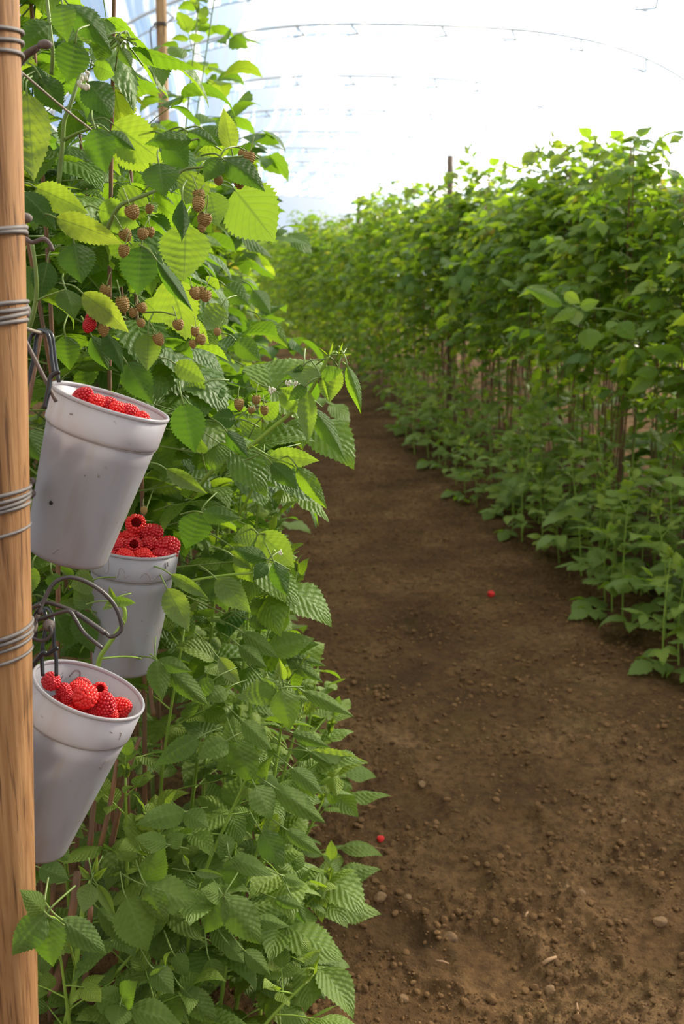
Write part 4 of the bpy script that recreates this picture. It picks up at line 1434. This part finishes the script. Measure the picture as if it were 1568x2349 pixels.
# the branch that reaches out over the path
br = stem_px(P1, v3(P1), [(440, 1140, 1.42), (484, 1083, 1.38), (539, 1043, 1.36), (576, 1022, 1.35), (620, 985, 1.34), (674, 942, 1.33), (708, 902, 1.32), (732, 860, 1.31), (753, 817, 1.30)], .0034, M['stem_young'], 'branch')
BRANCH = [
    (698, 836, 698, 887, 76, 1.40, 'u', .66, .3, .1), (696, 838, 643, 873, 24, 1.395, 't', .15, .4, .5), (735, 862, 788, 849, 36, 1.395, 't', .36, .3, .1), (775, 845, 755, 925, 38, 1.40, 'u', .72, .3, .2),
    (735, 868, 754, 922, 22, 1.40, 'u', .68, .3, .4), (796, 838, 827, 950, 28, 1.39, 't', .45, .8, .4), (702, 896, 706, 1020, 44, 1.39, 'u', .62, .3, .3), (718, 936, 791, 1056, 46, 1.40, 't', .28, .5, .3),
    (702, 884, 661, 920, 32, 1.385, 't', .2, .3, .2), (617, 1046, 733, 1057, 50, 1.42, 'u', .66, .25, .15), (622, 1062, 683, 1124, 42, 1.41, 't', .2, .6, .4), (681, 1071, 749, 1168, 42, 1.41, 't', .5, .5, .3),
    (518, 988, 571, 1052, 36, 1.42, 't', .04, .8, .5), (380, 1076, 476, 1134, 36, 1.38, 'u', .66, .5, .3), (461, 1176, 425, 1260, 74, 1.38, 't', .12, .3, .1), (463, 1176, 552, 1190, 44, 1.37, 't', .25, .6, .3),
    (591, 1224, 676, 1303, 74, 1.46, 'u', .66, .4, .1), (591, 1226, 534, 1236, 52, 1.46, 'u', .62, .4, .2), (612, 1283, 532, 1260, 38, 1.43, 't', .2, .5, .3), (628, 1290, 660, 1368, 42, 1.42, 't', .15, .8, .4),
    (612, 1291, 580, 1332, 32, 1.42, 't', .15, .7, .4), (533, 1275, 579, 1307, 26, 1.43, 'u', .66, .5, .3), (495, 1327, 576, 1406, 58, 1.43, 'u', .62, .5, .15), (383, 1350, 434, 1450, 58, 1.42, 'u', .82, .3, .2),
    (392, 1318, 479, 1374, 32, 1.41, 'u', .62, .5, .3), (640, 1040, 610, 1065, 40, 1.43, 'u', .5, .3, .2), (640, 905, 690, 950, 34, 1.43, 'u', .55, .4, .2), (600, 960, 640, 920, 44, 1.47, 'u', .55, .3, .1), (560, 1000, 600, 960, 60, 1.50, 'u', .6, .3, .1),
    (690, 905, 640, 890, 30, 1.44, 'u', .6, .3, .3),
]
for k, (bx, by, tx, ty, w, Y, side, tint, droop, fold) in enumerate(BRANCH):
    Y -= .11
    b = PY(bx, by, Y); t = PY(tx, ty, Y - random.Random(k).uniform(-.006, .02))
    single_leaf(br, b, t, w / F * (b - CAM).dot(FWD), side, tint, droop, fold, 2000 + k, M['leaf'], v3(P1))
for a, b, r in (((753, 817), (728, 795), .0016), ((753, 817), (764, 783), .0016), ((755, 815), (768, 806), .002), ((768, 806), (775, 815), .002), ((775, 815), (808, 812), .0014), ((775, 812), (786, 785), .0016), ((570, 1030), (552, 1010), .001), ((576, 1022), (617, 1046), .0012), ((617, 1046), (682, 1070), .001), ((732, 862), (700, 838), .001), ((785, 830), (797, 840), .0012)):
    w = (a[0] - b[0], a[1] - b[1])
    p0, p1 = PY(*a, 1.30), PY(*b, 1.29)
    if math.hypot(*w) < 36 and b[1] < 812 and r == .0016 or r == .0014:
        single_leaf(br, p0, p1, .0035, 'u', .8, .3, .5, int(b[0]), M['leaf_young'], v3(P1), name='bud_leaf')
    else:
        stem_px(br, v3(P1), [(*a, 1.31), (*b, 1.31)], r, M['stem_young'], 'petiole')
stem_px(P1, v3(P1), [(400, 1345, 1.35), (450, 1330, 1.34), (530, 1318, 1.33), (585, 1312, 1.325), (612, 1290, 1.32), (630, 1262, 1.31)], .0021, M['stem_young'], 'lateral')
stem_px(P1, v3(P1), [(548, 1180, 1.5), (565, 1150, 1.49), (582, 1110, 1.48), (583, 1070, 1.47)], .0024, M['stem_young'], 'lateral')

# lower part: leaves of the young shoots
LOWER = [
    (358, 1513, 371, 1610, 50, 1.40, 't', .25, .4, .25), (385, 1535, 480, 1622, 46, 1.40, 't', .25, .5, .3), (360, 1514, 442, 1542, 36, 1.41, 't', .22, .5, .3), (614, 1490, 722, 1465, 62, 1.55, 't', .30, .3, .1),
    (645, 1505, 748, 1528, 26, 1.56, 't', .2, .5, .3), (655, 1508, 741, 1567, 32, 1.56, 't', .28, .7, .3), (695, 1585, 813, 1645, 36, 1.50, 't', .34, .5, .3), (708, 1724, 843, 1749, 32, 1.50, 'u', .78, .3, .25),
    (710, 1724, 765, 1760, 20, 1.49, 't', .3, .5, .5), (555, 1450, 640, 1512, 42, 1.54, 't', .3, .6, .3), (548, 1480, 612, 1533, 36, 1.52, 't', .26, .7, .4), (500, 1508, 554, 1577, 36, 1.48, 'u', .82, .4, .3),
    (645, 1580, 665, 1674, 64, 1.46, 't', .42, .6, .2), (640, 1580, 540, 1602, 60, 1.47, 'u', .5, .5, .2), (540, 1698, 584, 1800, 68, 1.42, 't', .24, .5, .2), (522, 1698, 454, 1742, 58, 1.43, 't', .28, .5, .2),
    (455, 1693, 352, 1757, 56, 1.42, 't', .14, .4, .2), (555, 1653, 624, 1722, 46, 1.45, 't', .3, .6, .35), (628, 1806, 746, 1888, 50, 1.43, 't', .28, .6, .3), (585, 1803, 623, 1882, 64, 1.42, 't', .28, .5, .1),
    (668, 1761, 740, 1824, 42, 1.46, 't', .2, .5, .3), (668, 1680, 757, 1716, 27, 1.50, 't', .25, .4, .3), (425, 1862, 310, 1893, 58, 1.38, 't', .24, .5, .2), (425, 1862, 480, 1900, 50, 1.38, 't', .24, .5, .2), (655, 1902, 740, 1962, 34, 1.42, 't', .25, .5, .3),
    (600, 1908, 652, 1988, 58, 1.42, 't', .08, .5, .1), (640, 1810, 590, 1790, 44, 1.46, 't', .2, .5, .2), (520, 1580, 470, 1610, 44, 1.45, 't', .3, .6, .3), (490, 1560, 440, 1600, 40, 1.44, 't', .25, .6, .3), (600, 1560, 640, 1610, 46, 1.48, 't', .4, .5, .2),
    (648, 1560, 640, 1510, 28, 1.48, 'u', .75, .2, .5), (620, 1440, 640, 1390, 26, 1.6, 'u', .7, .3, .3), (560, 1400, 640, 1380, 30, 1.62, 't', .45, .7, .3), (570, 1420, 630, 1440, 36, 1.6, 't', .35, .6, .3),
    (105, 2098, 28, 2192, 72, .885, 't', .14, .6, .3), (105, 2100, 122, 2218, 78, .89, 't', .17, .5, .2), (140, 2108, 245, 2190, 58, 1.0, 't', .08, .5, .2), (102, 2092, 44, 2040, 48, .88, 't', .2, .4, .2),
    (290, 2060, 340, 2183, 98, 1.29, 't', .30, .4, .1), (330, 2030, 464, 2086, 80, 1.30, 't', .36, .4, .15), (335, 2030, 386, 2118, 52, 1.29, 't', .3, .5, .2), (335, 2022, 379, 1944, 62, 1.31, 't', .3, .2, .15),
    (383, 1937, 306, 1921, 44, 1.33, 't', .3, .4, .2), (385, 1940, 421, 1911, 40, 1.33, 't', .3, .3, .2), (515, 2058, 599, 2168, 74, 1.31, 't', .28, .6, .2), (512, 2058, 470, 2142, 64, 1.31, 't', .26, .5, .2),
    (512, 2056, 458, 2040, 46, 1.32, 't', .3, .5, .2), (585, 2107, 665, 2126, 32, 1.33, 't', .25, .5, .3), (528, 1969, 627, 2009, 46, 1.37, 't', .25, .6, .25), (528, 1969, 548, 2040, 56, 1.36, 't', .2, .5, .2), (528, 1965, 500, 1910, 50, 1.38, 't', .2, .4, .2),
    (276, 2305, 210, 2280, 62, 1.28, 't', .26, .5, .1), (276, 2302, 316, 2250, 58, 1.29, 't', .3, .3, .1), (300, 2312, 418, 2352, 64, 1.27, 't', .3, .5, .15), (276, 2305, 262, 2362, 60, 1.27, 't', .26, .5, .15), (420, 2268, 497, 2347, 58, 1.31, 't', .2, .6, .2),
    (350, 2220, 400, 2281, 52, 1.32, 't', .2, .6, .2), (225, 2083, 306, 2178, 44, 1.33, 't', .18, .5, .3), (208, 2026, 189, 2096, 48, 1.28, 'u', .72, .5, .3), (222, 2028, 268, 2110, 26, 1.28, 'u', .74, .7, .4), (212, 2015, 224, 1960, 14, 1.29, 'u', .8, .3, .5),
    (205, 2015, 180, 1985, 14, 1.29, 'u', .8, .4, .5), (216, 2018, 245, 1990, 14, 1.29, 'u', .78, .4, .5), (430, 1985, 420, 1960, 14, 1.34, 'u', .75, .4, .4), (445, 2000, 515, 2010, 22, 1.34, 'u', .6, .6, .4), (400, 2190, 430, 2240, 40, 1.35, 't', .3, .6, .2),
    (480, 2200, 500, 2260, 46, 1.36, 't', .2, .6, .2), (560, 2180, 620, 2240, 40, 1.36, 't', .22, .6, .3), (520, 2160, 560, 2210, 40, 1.37, 't', .22, .6, .3), (90, 1990, 160, 2020, 50, 1.34, 't', .1, .5, .2), (130, 1945, 90, 1960, 44, 1.36, 't', .12, .5, .2), (135, 1945, 155, 1975, 32, 1.36, 't', .2, .5, .2),
    (650, 2010, 700, 2030, 26, 1.40, 't', .3, .5, .3), (670, 2060, 700, 2120, 28, 1.38, 't', .1, .5, .3), (630, 2060, 700, 2085, 26, 1.38, 't', .25, .5, .3), (250, 1380, 312, 1384, 24, 1.26, 'u', .4, .8, .3), (262, 1378, 250, 1345, 14, 1.27, 'u', .7, .3, .4), (262, 1378, 235, 1400, 16, 1.27, 'u', .7, .6, .5),
]
shoot_list = [o for _, _, o in SHOOTS]
cnt = {}
for k, (bx, by, tx, ty, w, Y, side, tint, droop, fold) in enumerate(LOWER):
    Y = 1.20 + (Y - 1.27) * .72
    b = PY(bx, by, Y); t = PY(tx, ty, Y - random.Random(k).uniform(-.012, .03))
    par = min(shoot_list, key=lambda o: (o.location.x - b.x) ** 2 + (o.location.y - b.y - .05) ** 2 + .004 * cnt.get(o.name, 0))
    cnt[par.name] = cnt.get(par.name, 0) + 1
    single_leaf(par, b, t, w / F * (b - CAM).dot(FWD), side, tint, droop, fold, 3000 + k, M['leaf_young'], v3(par))
sp = min(shoot_list, key=lambda o: (o.location.x + .24) ** 2 + (o.location.y - 1.30) ** 2)
stem_px(sp, v3(sp), [(150, 2349, 1.27), (172, 2250, 1.27), (180, 2150, 1.275), (195, 2060, 1.28), (208, 2020, 1.28)], .0042, M['stem_young'], 'stem')
stem_px(sp, v3(sp), [(176, 2230, 1.27), (160, 2170, 1.15), (135, 2115, 1.0), (105, 2099, .93)], .0018, M['stem_young'], 'petiole')
stem_px(sp, v3(sp), [(225, 2300, 1.30), (260, 2240, 1.30), (320, 2170, 1.30), (345, 2120, 1.30), (335, 2030, 1.305)], .0030, M['stem_young'], 'stem')
stem_px(P0, v3(P0), [(226, 1560, 1.28), (228, 1512, 1.27), (260, 1462, 1.265), (284, 1425, 1.26), (284, 1395, 1.26), (262, 1378, 1.26)], .0036, M['stem_young'], 'lateral')
stem_px(P0, v3(P0), [(228, 1511, 1.27), (290, 1506, 1.30), (342, 1514, 1.36)], .0016, M['stem_young'], 'petiole')

# shoots of the right row that stand out
def keep_world(o, parent):
    bpy.context.view_layer.update()
    o.matrix_parent_inverse = parent.matrix_world.inverted()


RR = [o for o in S.objects if o.parent is None and o.get('group') == GR]
near_of = lambda x, y: min(RR, key=lambda o: (o.location.x - x) ** 2 + (o.location.y - y) ** 2)
for k, (px, top, Y, L) in enumerate([(1268, 318, 5.3, .105), (1235, 350, 5.0, .10), (1075, 345, 6.9, .095), (1365, 330, 4.9, .085), (870, 425, 10.5, .10), (1480, 395, 4.3, .095), (930, 440, 9, .10), (1160, 385, 6, .1)]):
    t = PY(px, top, Y)
    f, st = make_sucker(600 + k, t.z, 'mid', L, LM, (0, 0), nodes=13, nl=3, tint=.62, zstart=.72, old=.86, spread=.6)
    par = near_of(t.x, t.y)
    for o in (link('foliage', f.mesh('foliage', LM), par), st.build('cane', M['stem'], par)):
        o.location = (t.x, t.y, 0); keep_world(o, par)
par = near_of(1.7, 3.7)
for k, (bx, by, tx, ty, w, tint) in enumerate([(1294, 673, 1331, 697, 26, .8), (1322, 707, 1262, 742, 24, .75), (1316, 711, 1320, 747, 36, .9), (1349, 753, 1354, 806, 48, .6), (1330, 706, 1375, 690, 26, .6), (1290, 700, 1200, 660, 30, .5), (1500, 860, 1438, 905, 36, .7), (1510, 850, 1450, 860, 30, .6), (1568, 820, 1480, 800, 40, .5), (1420, 740, 1455, 780, 40, .5)]):
    o = single_leaf(par, PY(bx, by, 3.45), PY(tx, ty, 3.42), w / F * 3.6, 't' if k % 2 else 'u', tint, .5, .2, 5000 + k, M['leaf'], Vector((0, 0, 0)))
    keep_world(o, par)
o = stem_px(par, Vector((0, 0, 0)), [(1300, 690, 3.45), (1330, 707, 3.46), (1402, 710, 3.5), (1480, 730, 3.6)], .0025, M['stem'], 'lateral'); keep_world(o, par)

# ripening berries on the left row
UM = [berry_mesh('berry', 41, [M['unripe'], M['unripe']], .9, False, 1, .72), berry_mesh('berry', 42, [M['unripe'], M['unripe']], 1.1, False, 1, .72)]
RM = berry_mesh('berry', 43, [M['berry'], M['berry_core']], 1.1, False, 1)


def star_mesh():
    m = MB()
    v, t = [], []
    for k in range(5):
        a = k * 2 * math.pi / 5
        o = Vector((math.cos(a), math.sin(a), 0)); s = Vector((-math.sin(a), math.cos(a), 0))
        b = len(v)
        for p in (o * .05 - s * .16, o * .05 + s * .16, o * .42 + s * .13 + Vector((0, 0, .02)), o * .42 - s * .13 + Vector((0, 0, .02)), o * .78 + Vector((0, 0, -.22))): v.append(tuple(p))
        t += [(b, b + 1, b + 2), (b, b + 2, b + 3), (b + 3, b + 2, b + 4)]
    m.add(v, None, t)
    m.tube([(0, 0, 0), (0.02, 0, -.4), (.12, 0, -1.0), (.35, 0, -1.5)], .055, 5)
    fs = [np.concatenate(l) for l in m.f.values()]
    return mesh_from('calyx', np.concatenate(m.v), fs, [M['calyx']], [0] * len(fs))


SM = star_mesh()
BER = [(304, 488, 17, 1.20, 0), (343, 478, 10, 1.25, 0), (288, 541, 15, 1.22, 0), (284, 574, 13, 1.21, 0), (327, 538, 13, 1.21, 0), (345, 531, 10, 1.22, 0), (457, 449, 14, 1.22, 0), (455, 467, 15, 1.21, 0), (468, 505, 17, 1.22, 0), (463, 521, 10, 1.22, 0),
       (501, 415, 11, 1.24, 0), (549, 412, 16, 1.25, 0), (576, 421, 9, 1.25, 0), (571, 362, 14, 1.25, 0), (554, 354, 9, 1.27, 0), (448, 673, 13, 1.24, 0), (471, 680, 14, 1.24, 0), (462, 666, 9, 1.25, 0), (241, 667, 13, 1.23, 0), (281, 696, 16, 1.20, 0), (326, 707, 12, 1.22, 0), (305, 716, 10, 1.22, 0),
       (324, 742, 10, 1.22, 0), (363, 777, 13, 1.23, 0), (409, 746, 13, 1.24, 0), (447, 759, 10, 1.24, 0), (461, 780, 12, 1.24, 0), (442, 788, 9, 1.24, 0), (498, 762, 9, 1.24, 0), (237, 755, 13, 1.20, 0), (222, 722, 12, 1.20, 1), (205, 745, 15, 1.20, 1), (206, 732, 11, 1.205, 1),
       (548, 927, 12, 1.345, 0), (588, 918, 11, 1.345, 0), (606, 940, 10, 1.345, 0), (576, 941, 9, 1.345, 0), (330, 1170, 8, 1.35, 0)]
for k, (x, y, r, Y, ripe) in enumerate(BER):
    par = P0 if Y < 1.34 else P1
    rg = random.Random(k)
    c = PY(x, y, Y)
    s = r * 2.05 / F * (c - CAM).dot(FWD)
    o = link('berry', RM if ripe else UM[k % 2], par)
    ax = Vector((rg.uniform(-.5, .5), rg.uniform(-.6, .2), -1)).normalized()
    q = ax.to_track_quat('Z', 'Y')
    o.rotation_mode = 'QUATERNION'; o.rotation_quaternion = q
    o.scale = (s,) * 3
    o.location = c - q @ Vector((0, 0, .45 * s)) - v3(par)
    if ripe: o['label'] = 'ripe red berry'
    cx = link('calyx', SM, o)
    cx.scale = (.8, .8, .8)


def flower(parent, x, y, Y, size, seed):
    rg = random.Random(seed)
    c = PY(x, y, Y) - v3(parent)
    m = MB()
    for k in range(9):
        a = rg.uniform(0, 6.28)
        o = (RIGHT * math.cos(a) + UP * math.sin(a)) * size * rg.uniform(.2, .9)
        m.ball((c + o)[:], (size * .28, size * .28, size * .45), ICO1)
    m.build('flower', M['petal'], parent)


for k, (x, y, Y, s, par) in enumerate([(190, 192, 1.23, .008, P0), (196, 175, 1.235, .006, P0), (622, 892, 1.32, .006, P1), (680, 884, 1.32, .006, P1), (642, 1268, 1.31, .004, P1), (660, 876, 1.32, .005, P1)]): flower(par, x, y, Y, s, k)
# flower truss against the sky beside the near plant
tr = stem_px(P0, v3(P0), [(225, 125, 1.28), (262, 108, 1.27), (275, 95, 1.265), (290, 88, 1.26)], .0012, M['stem_young'], 'truss')
for k, (bx, by, tx, ty) in enumerate([(276, 93, 263, 84), (283, 90, 291, 76), (290, 89, 312, 93), (290, 92, 320, 92), (300, 92, 306, 106), (304, 97, 316, 108), (292, 96, 296, 118), (280, 98, 286, 112), (273, 100, 270, 128)]):
    single_leaf(tr, PY(bx, by, 1.265), PY(tx, ty, 1.26), .004, 't', .5, .8, .3, 4000 + k, M['leaf_young'], v3(P0), name='bud')
single_leaf(P0, PY(276, 108, 1.265), PY(302, 158, 1.255), .016, 't', .3, .5, .3, 4100, M['leaf'], v3(P0))

# ----------------------------------------------------------------------------
# on the soil: stones, clods, twigs, grass
# ----------------------------------------------------------------------------
def stone_mesh(seed, sub=ICO3):
    v, t = sub
    rg = np.random.RandomState(seed)
    d = np.ones(len(v))
    for _ in range(14):
        n = rg.normal(size=3); n /= np.linalg.norm(n)
        h = rg.uniform(.62, .95)
        p = v @ n
        d = np.minimum(d, np.where(p > 1e-3, h / np.maximum(p, 1e-3), 9))
    w = v * d[:, None]
    w += rg.normal(0, .008, w.shape)
    return w, t


STONES = [(1032, 2140, 19, 1.2, 'largest pale stone, angular, in the lower middle of the path'), (966, 1804, 13, .7, 'small pale flat stone in the middle of the path'), (870, 2056, 18, .6, 'flat soil-coloured stone left of the largest one'), (762, 2272, 20, .9, 'round dark stone near the left edge of the path at the bottom'),
          (1262, 2272, 17, .9, 'dark round stone at the bottom, between two footprints'), (925, 2285, 13, .7, 'small stone at the bottom centre of the path'), (1300, 2047, 12, .6, 'small pale stone right of the largest one'), (1332, 2045, 12, .9, 'grey stone close to the pale one, upper right of the largest'),
          (1430, 1880, 13, .6, 'pale pebble with a twin in the right half of the path'), (1458, 1882, 9, .7, 'smaller twin pebble in the right half of the path'), (1350, 1855, 10, .8, 'grey pebble above the twin pebbles'), (1510, 2135, 18, .7, 'weathered stone by the lower right edge'), (1130, 1775, 6, .9, 'tiny white pebble in the middle of the soil'),
          (935, 2050, 10, .8, 'small pale stone just above and left of the largest one'), (838, 2036, 7, .7, 'pebble at the left of the soil, beside the flat stone')]
for k, (x, y, r, flat, lab) in enumerate(STONES):
    g = PG(x, y)
    R_ = r / F * (g - CAM).dot(FWD)
    v, t = stone_mesh(60 + k)
    v = v * np.array([R_, R_ * .85, R_ * (.45 + .35 * flat)])
    o = link('stone', mesh_from('stone', v, [t], M['stone'], smooth=False), None, (g.x, g.y, gz(g.x, g.y) + R_ * .22))
    o.rotation_euler = (0, 0, k * 1.7)
    tag(o, lab, 'stone', 'stones on the path')

# crumbs of soil: nobody could count them
def crumbs():
    rg = np.random.RandomState(9)
    shapes = [stone_mesh(200 + i, ICO1) for i in range(10)]
    shapes2 = [stone_mesh(230 + i, ICO2) for i in range(8)]
    vs, fs = [], []
    n = 0
    N_ = 60000
    yy = 1.35 * np.exp(rg.uniform(0, 1, N_) ** 1.15 * math.log(9 / 1.35))
    xx = rg.uniform(-.1, 1.75, N_)
    m = (noise2(xx * 2.4 + 11, yy * 2.4) * 2.0 + .75) * print_mask(xx, yy)[1] - .6 * (1 - print_mask(xx, yy)[1])
    size = .00135 * np.exp(rg.gamma(1.5, .42, N_)) * (0.7 + .12 * yy)
    size = np.minimum(size, .011)
    zz = ground_z(xx, yy) + clod_h(xx, yy) * np.clip(1.2 - yy / 14, 0, 1)
    for i in range(N_):
        if rg.uniform() > m[i] + .35: continue
        v, t = shapes2[i % 8] if size[i] > .006 and yy[i] < 3.2 else shapes[i % 10]
        a = rg.uniform(0, 6.28); c, s = math.cos(a), math.sin(a)
        w = v * (size[i] * np.array([1, rg.uniform(.7, 1), rg.uniform(.55, .9)]))
        w = np.stack([w[:, 0] * c - w[:, 1] * s + xx[i], w[:, 0] * s + w[:, 1] * c + yy[i], w[:, 2] + zz[i] + size[i] * .15], 1)
        vs.append(w); fs.append(t + n); n += len(v)
    o = link('soil_crumbs', mesh_from('soil_crumbs', np.concatenate(vs), [np.concatenate(fs)], M['clod'], smooth=False))
    tag(o, 'loose brown soil crumbs scattered over the path', 'soil', kind='stuff')


crumbs()
for k, (x0, y0, x1, y1, r, lab) in enumerate([(1243, 2212, 1275, 2202, .004, 'reddish chip of wood lying on the soil at the lower right'), (1203, 2108, 1210, 2098, .0025, 'short pale splinter on the soil above the largest stone'), (665, 2005, 692, 1985, .003, 'pale dry straw at the left edge of the path'), (1000, 2198, 1030, 2199, .0022, 'thin dry twig on the soil below the largest stone'), (790, 1938, 900, 1952, .0009, 'very thin grey thread of root beside the left leaves'), (1325, 2345, 1322, 2310, .0022, 'upright straw at the bottom edge')]):
    a, b = PG(x0, y0), PG(x1, y1)
    a.z = gz(a.x, a.y) + r + .006; b.z = gz(b.x, b.y) + r + .008
    m = MB(); m.tube([a, a.lerp(b, .5) + Vector((0, 0, .002)), b], [r, r, r * .6], 6)
    tag(m.build('twig', M['twig']), lab, 'twig', 'twigs on the path')
for k, (x, y, tx, ty, lab) in enumerate([(640, 2225, 688, 2115, 'bright green grass blades rising at the left edge of the path'), (600, 2349, 560, 2320, 'pale green grass at the bottom of the left row')]):
    g = PG(x, y); g.z = gz(g.x, g.y)
    root = thing('grass_tuft', g, lab, 'grass')
    for j in range(4):
        rg = random.Random(j + 10 * k)
        t = PY(tx, ty, g.y) - g
        m = MB()
        p = smooth_path([Vector((rg.uniform(-.01, .01), 0, -.01)), t * .5 + Vector((rg.uniform(-.02, .02), 0, .01)), t * rg.uniform(.6, 1) + Vector((rg.uniform(-.02, .02), rg.uniform(-.02, .02), 0))], 5)
        m.tube(p, [.0014 * (1 - .8 * i / len(p)) for i in range(len(p))], 4)
        m.build('blade', M['stem_young'], root)
